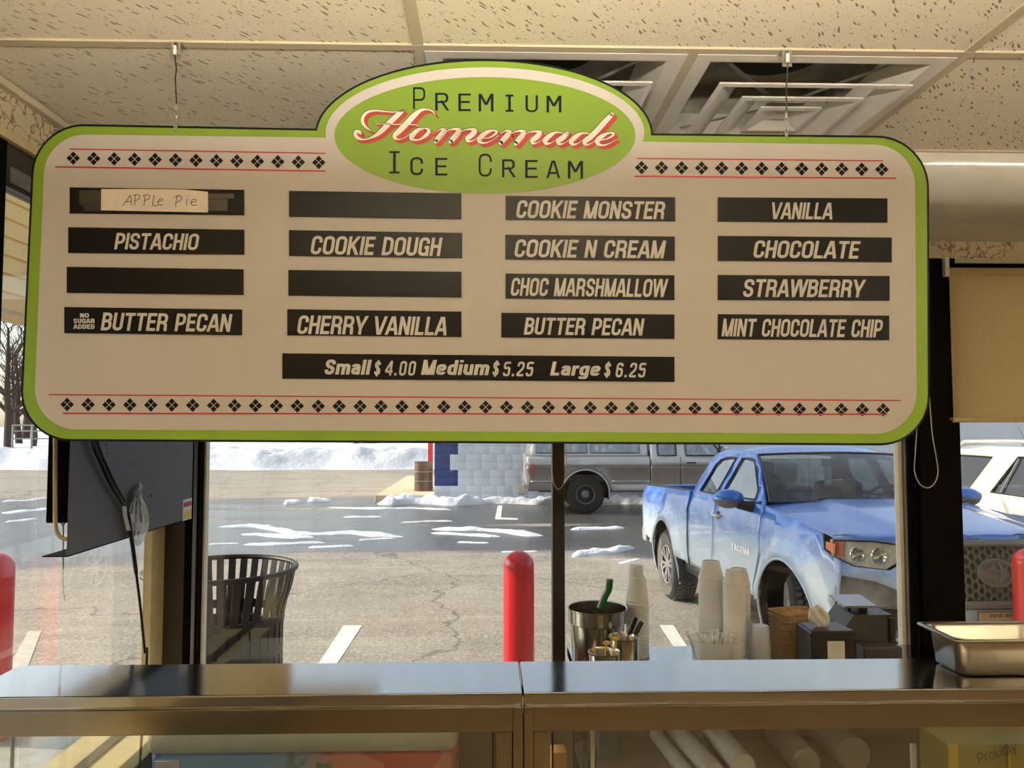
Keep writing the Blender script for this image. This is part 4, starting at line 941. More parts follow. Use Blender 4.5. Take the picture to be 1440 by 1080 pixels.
solo(MB().tube(pts, .0028, 8), 'white_cord', 'bead_white', 'short white cord curling over the table beside the black post', 'cord', pts[0])

# below the table: bagged cup sleeves, cards
for k, (px, py, rr, dx) in enumerate(((970,1052,.026,-.03), (1003,1062,.038,-.03), (1045,1043,.040,-.01))):
    e_ = atY(px, py, 2.385); zz = .646+rr if k != 2 else .646+rr; b_ = Vector((e_.x+dx, 2.72, zz)); e_ = Vector((e_.x, 2.385, zz))
    if k == 2: e_.z += .02; b_.z += .02
    t = thing('cup_sleeve', ['thinnest bagged sleeve of cups lying under the window table', 'bagged sleeve of cups with a dark slit in its end under the table', 'fattest bagged sleeve of cups lying under the window table'][k], 'cups', (e_.x, 2.5, .646), group='bagged cup sleeves')
    MB().tube([e_+Vector((0,.004,0)), e_.lerp(b_, .95)], rr*.94, 24).build('cups', 'foam', t, off=t.location)
    mb = MB(); N = 22; rows = []
    for i in range(10):
        c0 = e_.lerp(b_, i/9) - Vector((0, .004 if i == 0 else 0, 0)); row = []
        for j in range(N+1):
            a = 2*PI*(j % N)/N; q = rr*(1.03+.07*noise.noise(Vector((math.cos(a)*2, math.sin(a)*2, i*.8+k*7)))) ; row.append(c0+Vector((math.cos(a)*q, 0, max(-rr*.98, math.sin(a)*q))))
        rows.append(row)
    mb.grid(rows).build('plastic_bag', 'bag_film', t, off=t.location, sharp=20)
v = P3(1168, 2.6)
for k, (px, D, rr) in enumerate(((1130, 2.42, .045), (1196, 2.45, .055))):
    a = P3(px, D)
    solo(MB().lathe([(0,-.14),(rr*.8,-.14),(rr,-.13),(rr,.12),(0,.12)], (a.x, D+.15, .646+rr), 26, axis='Y', cap=False), 'paper_roll', 'roll_grey', ['slim paper roll lying under the window table', 'fat paper roll lying under the window table'][k], 'roll', (a.x, D+.15, .646), group='rolls under the table')
a, b = atY(775, 1058, 2.40), atY(797, 1085, 2.40)
solo(MB().box((a.x, 2.40, .646), (b.x, 2.46, a.z), .003), 'carton', 'orange_card', 'small orange carton at the end of the shelf under the table', 'box', ((a.x+b.x)/2, 2.43, .646))
a, b = atY(843, 1026, 2.6), atY(869, 1037, 2.6)
solo(MB().box((a.x, 2.60, .646), (b.x, 2.66, a.z), .003), 'carton', 'blue_card', 'tall narrow blue carton on the shelf under the table', 'box', ((a.x+b.x)/2, 2.63, .646))
# yellow edged cabinet with faint lettering
a = P3(1322, 2.12).x
t = thing('snack_cabinet', 'olive cabinet with a yellow edge and faint slanted lettering reading Proudly', 'cabinet', (a+.25, 2.16, 0)); o = t.location
MB().box((a, 2.12, 0), (a+.5, 2.26, .875), .004).build('body', 'olive_panel', t, off=o)
MB().box((a-.001, 2.112, 0), (a+.026, 2.12, .875), .002).build('yellow_edge', 'yellow_edge', t, off=o)
MB().box((a+.165, 2.114, 0), (a+.172, 2.12, .875), .002).build('panel_joint', 'yellow_edge', t, off=o)
q0, q1 = atY(1377, 1074, 2.111), atY(1431, 1056, 2.111); U = (q1-q0).normalized(); V = Vector((-U.z, 0, U.x))
text_flat('Proudly', q0, U, V, .028, (q1-q0).length, s=.11, gap=.09).build('lettering', 'grey_print', t, off=o, smooth=False)
MB().box((P3(1262,2.1).x, 2.06, 0), (P3(1268,2.1).x, 2.07, .9)).build('door_edge', 'sticker_white', t, off=o)

# chest freezer under the side of the front window
def m_freezer():
    k = NT('printed_freezer_side'); v = k.coord(); x = k.n('ShaderNodeSeparateXYZ', {0: v}).outputs[0]
    n = k.n('ShaderNodeTexVoronoi', {'Vector': k.coord((1,1,1.4)), 'Scale': 5.5, 'Smoothness': .3}, feature='SMOOTH_F1')
    blob = k.ramp(k.noise(v, 5.0, 1, .3), .47, .50)
    c = k.mix(k.ramp(x, -.10, .16), lin((84,138,190)), lin((196,84,80)))
    c = k.mix(blob, c, k.mix(k.ramp(x, -.05, .12), lin((130,176,214)), lin((222,140,126))))
    g = k.math('MULTIPLY', k.ramp(k.math('ABSOLUTE', k.math('SUBTRACT', x, .02)), .08, .05), k.ramp(k.noise(v, 8, 2), .50, .54))
    c = k.mix(g, c, lin((84,122,92))); k.bsdf(c, .45); MATS['freezer_print'] = k.m
m_freezer()
fx0, fx1 = atY(205, 1040, 2.38).x, atY(642, 1040, 2.38).x
t = thing('chest_freezer', 'low chest freezer with a pale rounded lid and a blue and pink printed side', 'freezer', ((fx0+fx1)/2, 2.58, 0)); o = t.location
MB().box((fx0+.008, 2.39, .05), (fx1-.008, 2.78, .768), .02).build('body', 'freezer_print', t, off=o)
MB().box((fx0, 2.37, .760), (fx1, 2.79, .842), .026).build('lid', 'pale_lid', t, off=o)
MB().box((fx0+.03, 2.42, 0), (fx1-.03, 2.76, .05)).build('plinth', 'black_plastic', t, off=o)
a, b = atY(217, 1071, 2.384), atY(251, 1092, 2.384)
MB().box((a.x, 2.386, b.z), (b.x, 2.390, a.z), .001).build('label', 'sticker_white', t, off=o)

# ================================================================ SHADES AND CORDS
def bead_chain(pts, r=.0022, pitch=.006, m='bead_white'):
    Q = [Vector(p) for p in smooth([tuple(p) for p in pts], 10)]; out = []; R = []; acc = 0
    L = 0
    for i in range(len(Q)-1): L += (Q[i+1]-Q[i]).length
    n = int(L/pitch*4); seg = 0; d0 = 0; 
    for k in range(n):
        d = L*k/(n-1)
        while seg < len(Q)-2 and d0 + (Q[seg+1]-Q[seg]).length < d: d0 += (Q[seg+1]-Q[seg]).length; seg += 1
        t_ = (d-d0)/max(1e-9, (Q[seg+1]-Q[seg]).length); out.append(Q[seg].lerp(Q[seg+1], min(1, t_))); R.append((r*.55, r, r, r*.55)[k % 4])
    return MB().tube(out, R, 6)
ys = 2.795; sx = atY(1337.5, 480, ys).x
t = thing('roller_shade', 'tan woven roller shade half lowered over the window beside the black post', 'shade', (sx+.6, ys, H0+.58)); o = t.location
zt, zb_ = Zr(384, ys), Zr(587, ys)
MB().box((sx, ys-.0006, zb_), (XR-.1, ys+.0006, zt+.02)).build('fabric', 'shade', t, off=o)
MB().tube([(sx-.004, ys+.012, zt+.012), (XR-.08, ys+.012, zt+.012)], .019, 20).build('roller_tube', 'shade', t, off=o)
MB().box((sx-.004, ys-.006, zb_-.018), (XR-.09, ys+.006, zb_), .004).build('bottom_bar', 'cream_jamb', t, off=o)
MB().box((sx-.022, ys-.012, zt-.006), (sx-.004, ys+.04, H0+.619), .003).build('bracket', 'chain_white', t, off=o)
MB().ball((sx-.008, ys-.0, zb_-.006), .007, 10).build('end_cap', 'kraft_dark', t, off=o)
yc = 2.755
pp = lambda *L: [atY(x, y, yc) for x, y in L]
bead_chain(pp((1300,500),(1307,560),(1311,610),(1317,645),(1319,665),(1314,680),(1304,686),(1293,680),(1286,662),(1287,640),(1289,610),(1292,560),(1297,500))).build('bead_chain', 'bead_white', t, off=o)
MB().box((atY(1293,495,2.78).x, yc-.006, Zr(505, yc)), (atY(1304,495,2.78).x, 2.80, H0+.60)).build('chain_guide', 'black_frame', t, off=o)
ya = 2.79
t = thing('roller_shade', 'rolled up shade above the front window with a chain loop around the thin mullion', 'shade', (.2, ya, H0+.58)); o = t.location
MB().tube([(X(292, ya), ya, H0+.575), (X(1262, ya), ya, H0+.575)], .028, 20).build('roller_tube', 'shade', t, off=o)
MB().box((X(292,ya), ya-.02, H0+.56), (X(292,ya)+.01, ya+.03, H0+.619)).box((X(1262,ya)-.01, ya-.02, H0+.56), (X(1262,ya), ya+.03, H0+.619)).build('bracket', 'chain_white', t, off=o)
yc = 2.77
bead_chain(pp((776.5,300),(776,420),(775.5,540),(775.5,620),(776,655),(778.5,678),(785.5,688),(793,678),(796,655),(796,620),(796,540),(796,420),(795.5,300)), .0018).build('bead_chain', 'bead_white', t, off=o)
# cord of the side window
cx_ = -1.165
q = [atX(88.5, y, cx_) for y in (420, 520, 620, 735, 800, 822)] + [atX(91, 845, cx_)]
t = thing('pull_cord', 'long white pull cord hanging beside the grey panel at the side window', 'cord', q[0])
MB().tube(q[:5], .0028, 8).build('cord', 'bead_white', t, off=q[0]); MB().tube(smooth([tuple(v) for v in q[4:]], 4), .0009, 6).build('cord_end', 'bead_white', t, off=q[0])
kx = atX(88.5, 740, cx_)
MB().tube([kx+Vector((0,-.012,.012)), kx, kx+Vector((0,.012,.01))], .002, 6).build('knot', 'bead_white', t, off=q[0])
MB().tube([q[0], q[0]+Vector((0,0,.0))+Vector((-.0,0,H0+.585-q[0].z))], .0028, 8).build('upper_cord', 'bead_white', t, off=q[0])

# ================================================================ GREY PANEL AT THE SIDE WINDOW
PX = -1.05
pn, pf = atX(97.5, 700, PX), atX(270, 700, PX); zb2 = atX(97.5, 781, PX).z
t = thing('metal_panel', 'dark grey sheet metal back of a wall unit hanging at the side window', 'panel', (PX-.03, (pn.y+pf.y)/2, zb2)); o = t.location
MB().box((PX-.003, pn.y, zb2), (PX, pf.y, H0+.32), .001).build('back_sheet', 'panel_grey', t, off=o)
MB().box((atY(59, 780, pn.y).x, pn.y, zb2-.003), (PX, pf.y, zb2), .0005).build('bottom_lip', 'black_frame', t, off=o)
MB().box((PX-.068, pn.y+.02, Zr(735, pn.y)), (PX-.004, pf.y-.03, H0+.30), .003).build('inner_box', 'black_frame', t, off=o)
yy = pn.y+.012
pts = [atY(*p, yy) for p in ((77.5,520),(77.5,620),(77.5,700),(77.8,735),(80,748),(86,756),(95,758.5),(99,758.5))]
MB().tube(smooth([tuple(p) for p in pts], 3), .0052, 8).build('cream_edge', 'cream_jamb', t, off=o)
for y in (pn.y+.12, pf.y-.12): MB().box((XL-.0, y-.02, H0+.30), (PX, y+.02, H0+.33)).build('bracket', 'black_frame', t, off=o)
MB().box((XL-.02, pn.y+.3, H0+.26), (XL+.002, pf.y, H0+.36)).build('wall_rail', 'black_frame', t, off=o)
for px, py in ((149.5,626),(150,637.5),(184.5,652.5),(235,627),(213,697)):
    v = atX(px, py, PX); MB().lathe([(0,0),(.0035,0),(.0035,.0012),(0,.0012)], (v.x, v.y, v.z), 10, axis='X', cap=False).build('screw_hole', 'cable_black', t, off=o)
a, b = atX(257.5, 703, PX), atX(269, 729, PX)
MB().box((PX, a.y, b.z), (PX+.0006, b.y, a.z)).build('sticker', 'sticker_white', t, off=o)
MB().box((PX+.0006, a.y+.004, a.z-.026), (PX+.0009, b.y-.004, a.z-.010)).build('red_print', 'label_red', t, off=o)
MB().box((PX+.0006, a.y+.004, b.z+.006), (PX+.0009, b.y-.004, b.z+.032)).build('yellow_print', 'label_yellow', t, off=o)
cb = lambda L, x=PX+.012: [atX(px, py, x) for px, py in L]
c_ = cb([(118,560),(131,622),(142,650),(156,680),(170,703),(178,716),(182,735),(184,752),(187,772),(192,810),(197,850),(201,890),(204,918),(206,935)])
c_[8:] = [Vector((p.x, p.y, p.z)) for p in c_[8:]]
low = c_[-1]; pth = [tuple(v) for v in c_]+[(low.x, low.y-.05, .5), (low.x+.02, low.y-.10, .012), (low.x+.15, low.y-.12, .006)]
Rr = smooth(pth, 5)
tag(MB().tube(Rr, [.0062 if i < 45 else .0040 for i in range(len(Rr))], 8).build('power_cable', 'cable_black', None, off=c_[0], loc=c_[0]), 'black power cable running down the grey panel and below it', 'cable')
c2p = cb([(124,560),(137,622),(150,655),(164,684),(175,703),(180,716)], PX+.016)
tag(MB().tube(smooth([tuple(v) for v in c2p], 5), .0045, 8).build('thin_cable', 'cable_black', None, off=c2p[0], loc=c2p[0]), 'thinner black cable beside the power cable on the grey panel', 'cable')
mb = MB(); rows = []
outl = [(196,682,2),(192,690,4),(189,700,8),(184,710,18),(180,722,26),(180,735,27),(182,748,23),(186,760,14),(188,767,7)]
for (px, py, wd_) in outl:
    row = []
    for j in range(9):
        q = (px + wd_*j/8 + (3 if j == 8 else 0), py + math.sin(j*2.1+py)*1.5)
        row.append(atX(q[0], q[1], PX+.006+.010*abs(math.sin(j*1.7+py*.21))))
    rows.append(row)
v0 = atX(190, 730, PX)
clear_plastic('tape_film', (.75,.78,.82), .62)
t2 = thing('plastic_wrap', 'crumpled clear plastic wrap taped to the grey panel beside the cable', 'plastic', v0)
MB().grid(rows).build('wrap', 'tape_film', t2, off=v0, sharp=15)
rows = [[atX(px+dx, py, PX+.02+.004*math.sin(py)) for dx in (0, 3, 6)] for px, py in ((172,712),(173,725),(176,738),(178,746))]
MB().grid(rows).build('fold', 'tape_film', t2, off=v0, sharp=15)
mb = MB().ball(atX(196.5, 681, PX+.006), .0065, 8, (.6,1,1)); mb.build('knot', 'tape_film', t2, off=v0)

# ================================================================ OUTSIDE
mat('red_sleeve', (206,26,38), .38, var=.05, vs=3, coat=.3); mat('can_metal', (30,26,23), .42, .3); mat('liner', (38,35,31), .6); mat('block_white', (222,226,232), .75, var=.008); mat('block_blue', (24,62,128), .6, var=.04)
mat('drum', (92,70,60), .55, .3, var=.3, vs=3); mat('drum_band', (150,140,130), .5, .4); mat('siding', (244,212,146), .6, var=.03, vs=5); mat('line_paint', (232,226,212), .8, var=.08, vs=12); mat('line_worn', (196,188,172), .85, var=.1, vs=12)
mat('bark', (74,58,48), .95, var=.2); mat('conifer', (34,36,26), .9, var=.4, vs=6); mat('fence_metal', (150,146,142), .5, .4); mat('platform_side', (150,138,116), .9, var=.12, vs=5); mat('red_box', (190,40,50), .5)
mat('roof_flash', (210,214,220), .5)
def gz(y):
    t = min(1, max(0, (y-5.0)/3.9)); return -.09 - .13*t
def G(px, py, lift=.0):
    z = -.15
    for _ in range(8): p = atZ(px, py, z); z = gz(p.y)
    p.z += lift; return p
rows = []
ys_ = [3.0, 4.0, 5.0] + [5+.39*i for i in range(1, 11)] + [10, 12, 15, 20, 30, 45, 70, 110]
xs_ = [-90, -40, -20, -10, -5, 0, 5, 10, 20, 40, 90]
structure(MB().grid([[(x, y, gz(y)) for x in xs_] for y in ys_]), 'ground', 'asphalt')
structure(MB().grid([[(x, y, -.09) for x in (-90, -20, -8, -1.5)] for y in (-20, -5, 0, 3.0)]), 'ground_side', 'asphalt')
structure(MB().box((-9, YW+.16, -.16), (12, 4.78, -.02), .01), 'sidewalk', 'sidewalk')

def stripe(P, m, lab, lift=.004):
    V = [G(*p) for p in P]; c = sum(V, Vector())/len(V)
    for v in V: v.z = gz(v.y)
    b = MB().add([v+Vector((0,0,lift)) for v in V]+[v-Vector((0,0,.01)) for v in V], [tuple(range(len(V)))]+[(i,(i+1)%len(V),len(V)+(i+1)%len(V),len(V)+i) for i in range(len(V))])
    solo(b, 'parking_stripe', m, lab, 'road marking', c, 'painted parking stripes')
stripe([(440,946),(483,880),(509,880),(466,946)], 'line_paint', 'white parking stripe between the litter bin and the red bollard by the thin mullion')
stripe([(928,879.5),(947.5,879.5),(976,925),(958,925)], 'line_paint', 'white parking stripe leading in behind the foam cup stacks')
stripe([(8,946),(40,888),(58,888),(36,946)], 'line_worn', 'faint worn parking stripe seen through the side window')
stripe([(700,711),(706.5,711),(704.5,728),(696.5,728)], 'line_paint', 'short far parking stripe end in front of the blue and white building')
stripe([(696.5,727.6),(728,729),(728,731),(696.5,730.4)], 'line_paint', 'thin cross line joining the short far parking stripe')

# snow: ridges left by the plough, bank and field
def ridge(a, b, w, h, lab, seed, name='snow_ridge', zf=None, soft=.35):
    a, b = Vector(a), Vector(b); L = (b-a).length; n = max(6, int(L/.09)); m = 10; t = (b-a).normalized(); s = Vector((-t.y, t.x, 0)); rows = []
    for i in range(n+1):
        u = i/n; c = a.lerp(b, u) + s*noise.noise(Vector((u*L*.7, seed, 0)))*w*1.2; row = []
        ww = w*(.35+.9*abs(noise.noise(Vector((u*L*1.3, seed+5, 0))))+.25)*min(1, u*6, (1-u)*6)**.5
        for j in range(m+1):
            v = j/m*2-1; p = c + s*ww*v*.5
            hh = h*max(0, 1-v*v)**soft*max(.25, .62+.42*noise.fractal(Vector((p.x*3.6, p.y*3.6, seed)), 1, 2.1, 3))*min(1, u*8+.1, (1-u)*8+.1)
            p.z = (zf or gz(p.y)) - .01 + hh; row.append(p)
        rows.append(row)
    c = (a+b)/2
    o = solo(MB().grid(rows), name, 'snow', lab, 'snow', c, sharp=60); o['kind'] = 'stuff'; return o
for k, (x0, y0, x1, y1, w, h, lab) in enumerate((
    (300,741,575,754,.50,.07,'long crust of dirty snow across the wet asphalt'), (604,744,770,751,.42,.08,'crust of snow on the wet asphalt in front of the white building'),
    (600,750,700,757,.25,.05,'thin snow crust just nearer than the one before the white building'), (340,766,460,764,.30,.05,'snow strip at the near edge of the wet asphalt'),
    (290,765,340,764,.22,.04,'small snow strip beside the litter bin'), (700,776,760,776,.2,.03,'small snow crumbs above the domed red bollard'), (800,783,900,771,.42,.11,'snow heap between the thin mullion and the blue truck tail'),
    (398,709,425,708,.5,.16,'small snow lump far out beside the dry lane'), (430,705,456,703,.5,.16,'flat snow lump next to the small far lump'), (455,714,640,718,.35,.05,'thin snow line in front of the concrete island'),
    (870,793,905,785,.2,.03,'snow crumbs behind the tail of the blue truck'), (0,706,72,700,.45,.06,'snow crust far out in the side window'), (0,722,75,716,.5,.07,'wide snow crust in the side window'), (5,735,60,731,.3,.05,'near snow crust in the side window'),
    (480,727,540,726,.3,.04,'thin snow crumbs on the wet asphalt near the island'), (330,752,440,757,.35,.05,'jagged snow crust just nearer than the long crust of dirty snow'), (430,771,500,769,.22,.035,'last thin snow line before the dry asphalt'), (560,735,640,733,.25,.04,'faint snow trail across the dark wet lane'), (640,762,690,764,.2,.035,'small snow crumbs between the red bollard and the white building'), (800,745,880,742,.3,.06,'thin snow line in the shade between the two pickups'), (500,760,560,758,.25,.035,'flat scrap of ice near the middle of the wet asphalt'))):
    ridge(G(x0, y0), G(x1, y1), w, h, lab, k*3.7)
BY = 19.75; bx = atY(610.5, 700, BY).x
isl_z = gz(20)+.185
ridge((atY(530, 700, 19.3).x, 19.25, 0), (atY(690,700,19.3).x, 19.25, 0), .75, .30, 'bright plough snow heaped along the concrete island', 51)
ridge((atY(640, 700, 19.3).x, 19.35, 0), (atY(900,700,19.3).x+4, 19.35, 0), .55, .26, 'snow heaped along the foot of the white building', 57)
def heightfield(x0, x1, y0, y1, d, f, name, lab, m='snow'):
    nx, ny = int((x1-x0)/d), int((y1-y0)/d)
    rows = [[(x0+(x1-x0)*i/nx, y0+(y1-y0)*j/ny, f(x0+(x1-x0)*i/nx, y0+(y1-y0)*j/ny)) for i in range(nx+1)] for j in range(ny+1)]
    o = solo(MB().grid(rows), name, m, lab, 'snow', ((x0+x1)/2, (y0+y1)/2, gz(30)), sharp=180); o['kind'] = 'stuff'; return o
def bank(x, y):
    b0 = 33.6 + noise.noise(Vector((x*.25, 0, 3)))*1.2
    t = min(1, max(0, (y-b0)/1.5)); t = t*t*(3-2*t)
    n = noise.fractal(Vector((x*.9, y*.9, 0)), 1, 2, 5)
    q = min(1, max(0, (y-37)/3)); return gz(y)-.03 + t*(.82 + .26*n*(1-.7*q) - .20*q)
heightfield(-42, -2.2, 33, 42, .2, bank, 'snow_bank', 'long lumpy snow bank across the far side of the parking lot')
heightfield(-110, 60, 42, 120, 3, lambda x, y: gz(y)+.60 + .012*(y-42)+.10*noise.noise(Vector((x*.1, y*.1, 1))), 'snow_field', 'smooth snow covered field beyond the snow bank')

# painted block building
bd = thing('block_building', 'white painted concrete block building with blue corner blocks', 'building', (bx+11, BY+4, gz(20))); o = bd.location; g0 = gz(20)
MB().box((bx+.012, BY+.012, g0-.1), (bx+24, BY+9, g0+4.2)).build('wall', 'blockwall', bd, off=o)
MB().box((bx-.1, BY-.1, g0+4.2), (bx+24.1, BY+9.1, g0+4.35)).build('roof_edge', 'roof_flash', bd, off=o)
bm_ = {}
def block(x, z, w_, m):
    key = (round(w_, 3), m)
    if key not in bm_: bm_[key] = MB().box((-w_/2+.0012, 0, -.0985), (w_/2-.0012, .03, .0985), .003).mesh('block', m)
    b = bpy.data.objects.new('block', bm_[key]); COL.objects.link(b); b.parent = bd; b.location = Vector((x, BY, z))-o
for r in range(11):
    z = g0+.1+.2*r; x = bx; first_w = .2 if (r//2) % 2 else .4; end = bx+4.9; k = 0
    nb = 2
    while x < end:
        w_ = first_w if k == 0 else .4
        blue = 2 <= r <= 9 and x+w_ <= bx + (.81 if (r//2) % 2 else .63)
        block(x+w_/2, z, w_, 'block_blue' if blue else 'block_white'); x += w_; k += 1
# concrete island with drum
ix0 = atY(527, 700, BY-.15).x
solo(MB().box((ix0, BY-.15, g0-.05), (bx-.01, 27, isl_z), .03), 'concrete_island', 'concrete', 'raised concrete island beside the blue corner of the white building', 'platform', ((ix0+bx)/2, 23, g0))
dc = atY(595.5, 680, 20.9); dr, dh = .245, .78
t = thing('steel_drum', 'rusty brown steel drum standing on the concrete island', 'drum', (dc.x, 20.9, isl_z))
MB().lathe([(0,0),(dr,0),(dr+.01,.01),(dr,.02),(dr,.25),(dr+.012,.265),(dr,.28),(dr,.50),(dr+.012,.515),(dr,.53),(dr,dh-.02),(dr+.01,dh-.008),(dr,dh),(dr-.02,dh-.01),(0,dh-.012)], n=28, cap=False).build('drum_body', 'drum', t)
for z in (.262, .512): MB().lathe([(dr+.008,z-.008),(dr+.016,z),(dr+.008,z+.008)], n=28, cap=False).build('hoop', 'drum_band', t)
rb = atY(607, 640, 21.6)
solo(MB().box((rb.x-.10, 21.5, isl_z), (rb.x+.03, 21.9, isl_z+1.6), .02), 'red_cabinet', 'red_box', 'narrow red cabinet just behind the blue corner of the building', 'cabinet', (rb.x-.03, 21.7, isl_z))

# bollards
for k, (px, lab) in enumerate(((729.5, 'domed red bollard standing near the thin window mullion'), (-4, 'domed red bollard seen through the side window'), (1448, 'domed red bollard in front of the pickup grille'))):
    x = atY(px, 800, 4.5).x; r = .0895; zt_ = atY(729, 774.5, 4.5).z; h = zt_+.02
    b = MB().lathe([(0,0),(r,0),(r,h-r*.95)]+[(r*math.cos(a*PI/20), h-r*.95+r*.95*math.sin(a*PI/20)) for a in range(1, 11)], n=40, cap=False)
    tag(b.build('bollard', 'red_sleeve', None, loc=(x, 4.5, -.02), sharp=60), lab, 'bollard', 'red bollards along the kerb')

# slatted litter bin
tcx = atY(311.5, 800, 3.92); tz = -.02; RT = .360; hT = tcx.z - tz
t = thing('litter_bin', 'black slatted metal litter bin with a flared rim outside the window', 'litter bin', (tcx.x, 3.92, tz))
prof_ = [(.300,.06),(.302,.40),(.300,.70),(.304,.80),(.318,.88),(.340,.95),(RT,hT)]
mb = MB(); N = 36; pm = None
for i in range(N):
    if pm is None:
        sm_ = smooth(prof_, 3); vs = []; hw_ = .0185
        for r, z in sm_: vs += [(r, -hw_, z), (r, hw_, z), (r-.006, hw_, z), (r-.006, -hw_, z)]
        n_ = len(sm_); fs = [(4*j+a, 4*j+(a+1)%4, 4*j+4+(a+1)%4, 4*j+4+a) for j in range(n_-1) for a in range(4)] + [(0,1,2,3), (4*n_-4,4*n_-3,4*n_-2,4*n_-1)]
        pm = MB().add(vs, fs).mesh('slat', 'can_metal')
    s = bpy.data.objects.new('slat', pm); COL.objects.link(s); s.parent = t; s.rotation_euler.z = 2*PI*i/N
rim = [(RT*math.cos(2*PI*i/48), RT*math.sin(2*PI*i/48), hT) for i in range(48)]
MB().tube(rim, .013, 8, closed=True).build('rim', 'can_metal', t)
for z, q in ((.815, .304), (.66, .299), (.08, .298)): MB().lathe([(q-.007, z-.022),(q+.002, z-.022),(q+.002, z+.022),(q-.007, z+.022),(q-.007, z-.022)], n=48, cap=False).build('hoop', 'can_metal', t)
MB().lathe([(0,.07),(.27,.07),(.278,.76),(.27,.77),(.262,.76),(.255,.09),(0,.085)], n=36, cap=False).build('inner_liner', 'liner', t)
MB().lathe([(0,0),(.25,0),(.25,.06),(0,.06)], n=30, cap=False).build('foot', 'can_metal', t)

# canopy with lap siding outside the side window
cp = thing('canopy', 'cream lap sided canopy edge outside the side window', 'canopy', (-2.4, 4, H0+.55)); o = cp.location
MB().box((-2.56, -6, H0+.56), (-2.42, 9.5, H0+2.2)).box((-2.5, -6, H0+2.05), (XL-.16, 9.5, H0+2.2)).build('frame', 'siding', cp, off=o)  # roof part is unseen, extended to keep sun out of the shop
MB().box((-2.6, -6, H0+.545), (-2.38, 9.5, H0+.565)).build('drip_edge', 'cream_jamb', cp, off=o)
sd = MB().prism([(0,-6-4,0),(.022,-6-4,0),(.006,-6-4,.092),(0,-6-4,.092)], (0,1,0), 15.5).mesh('plank', 'siding')
for i in range(16):
    s = bpy.data.objects.new('plank', sd); COL.objects.link(s); s.parent = cp; s.location = Vector((-2.42, 4, H0+.565+.0915*i))-o

# fence, trees
fy = 41.0; fa, fb = atY(18, 600, fy).x, atY(150, 600, fy).x
t = thing('rail_fence', 'low grey rail fence standing beyond the snow bank', 'fence', ((fa+fb)/2, fy, .3)); o = t.location
x = fa
while x < fb: MB().tube([(x, fy, .1), (x, fy, 1.75)], .05, 8).build('post', 'fence_metal', t, off=o); x += 1.0
for z in (1.0, 1.4, 1.7): MB().tube([(fa, fy, z), (fb, fy, z)], .035, 6).build('rail', 'fence_metal', t, off=o)
def bare_tree(x, y, h, seed, lab):
    rnd = random.Random(seed); base = Vector((x, y, .35)); t = thing('bare_tree', lab, 'tree', base, group='bare trees beyond the snow')
    tr = MB(); br = MB()
    P = [base]; d = Vector((rnd.uniform(-.06,.06), 0, 1))
    for i in range(7): P.append(P[-1] + d*h*.11 + Vector((rnd.uniform(-.08,.08), rnd.uniform(-.08,.08), 0)))
    R = [h*.028*(1-.11*i) for i in range(8)]; tr.tube(P, R, 8)
    def grow(p, d, L, r, lev):
        Q = [p]
        for i in range(4): d = (d + Vector((rnd.uniform(-.25,.25), rnd.uniform(-.25,.25), rnd.uniform(-.05,.22)))).normalized(); Q.append(Q[-1]+d*L/4)
        br.tube(Q, [r*(1-.17*i) for i in range(5)], 4 if lev else 5, cap=False)
        if lev < 3:
            for k in range(4 if lev < 2 else 3):
                i = rnd.randint(1, 4); a = rnd.uniform(0, 2*PI); e = (d + Vector((math.cos(a), math.sin(a), .25))*.9).normalized(); grow(Q[i], e, L*.62, r*.5, lev+1)
    for i in range(2, 8):
        for k in range(2):
            a = rnd.uniform(0, 2*PI); grow(P[i], Vector((math.cos(a)*.8, math.sin(a)*.8, .7)).normalized(), h*.34*(1.1-.08*i), R[i]*.5, 0)
    tr.build('trunk', 'bark', t, off=base); b = br.build('branches', 'bark', t, off=base); return t
tl = ['bare tree with a thick trunk at the edge of the side window', 'slim bare tree beside the thick trunked tree', 'tall bare tree farther back over the snow field', 'low bare tree half behind the sign edge', 'distant bare tree beyond the rail fence']
for k, (px, y, h) in enumerate(((13, 45, 9), (28, 52, 8), (36, 62, 12), (48, 47, 6), (22, 75, 10))): bare_tree(atY(px, 600, y).x, y, h, k+3, tl[k])
def conifer(px, y, h, r, seed, lab):
    rnd = random.Random(seed); x = atY(px, 620, y).x; base = Vector((x, y, .25)); t = thing('conifer', lab, 'tree', base, group='dark conifers beyond the snow bank')
    MB().tube([base, base+Vector((0,0,h))], [.16,.02], 8).build('trunk', 'bark', t, off=base)
    mb = MB()
    for i in range(260):
        z = rnd.uniform(.12, h); q = r*(1-z/h)+.1; a = rnd.uniform(0, 2*PI); p = base+Vector((0,0,z)); e = base+Vector((math.cos(a)*q, math.sin(a)*q, z-.25*q)); s = Vector((-math.sin(a), math.cos(a), 0))*q*.22
        mid = p.lerp(e, .6); mb.add([p, mid+s, e, mid-s, mid+Vector((0,0,.06))], [(0,1,4),(1,2,4),(2,3,4),(3,0,4)])
    mb.build('foliage', 'conifer', t, off=base)
conifer(516, 52, 5, 1.4, 1, 'dark conifer whose lowest branches show under the sign edge')
conifer(583, 54, 6, 1.7, 2, 'dark conifer nearest the blue corner of the building')
conifer(505, 57, 4.5, 1.2, 3, 'farther dark conifer half hidden by the sign')

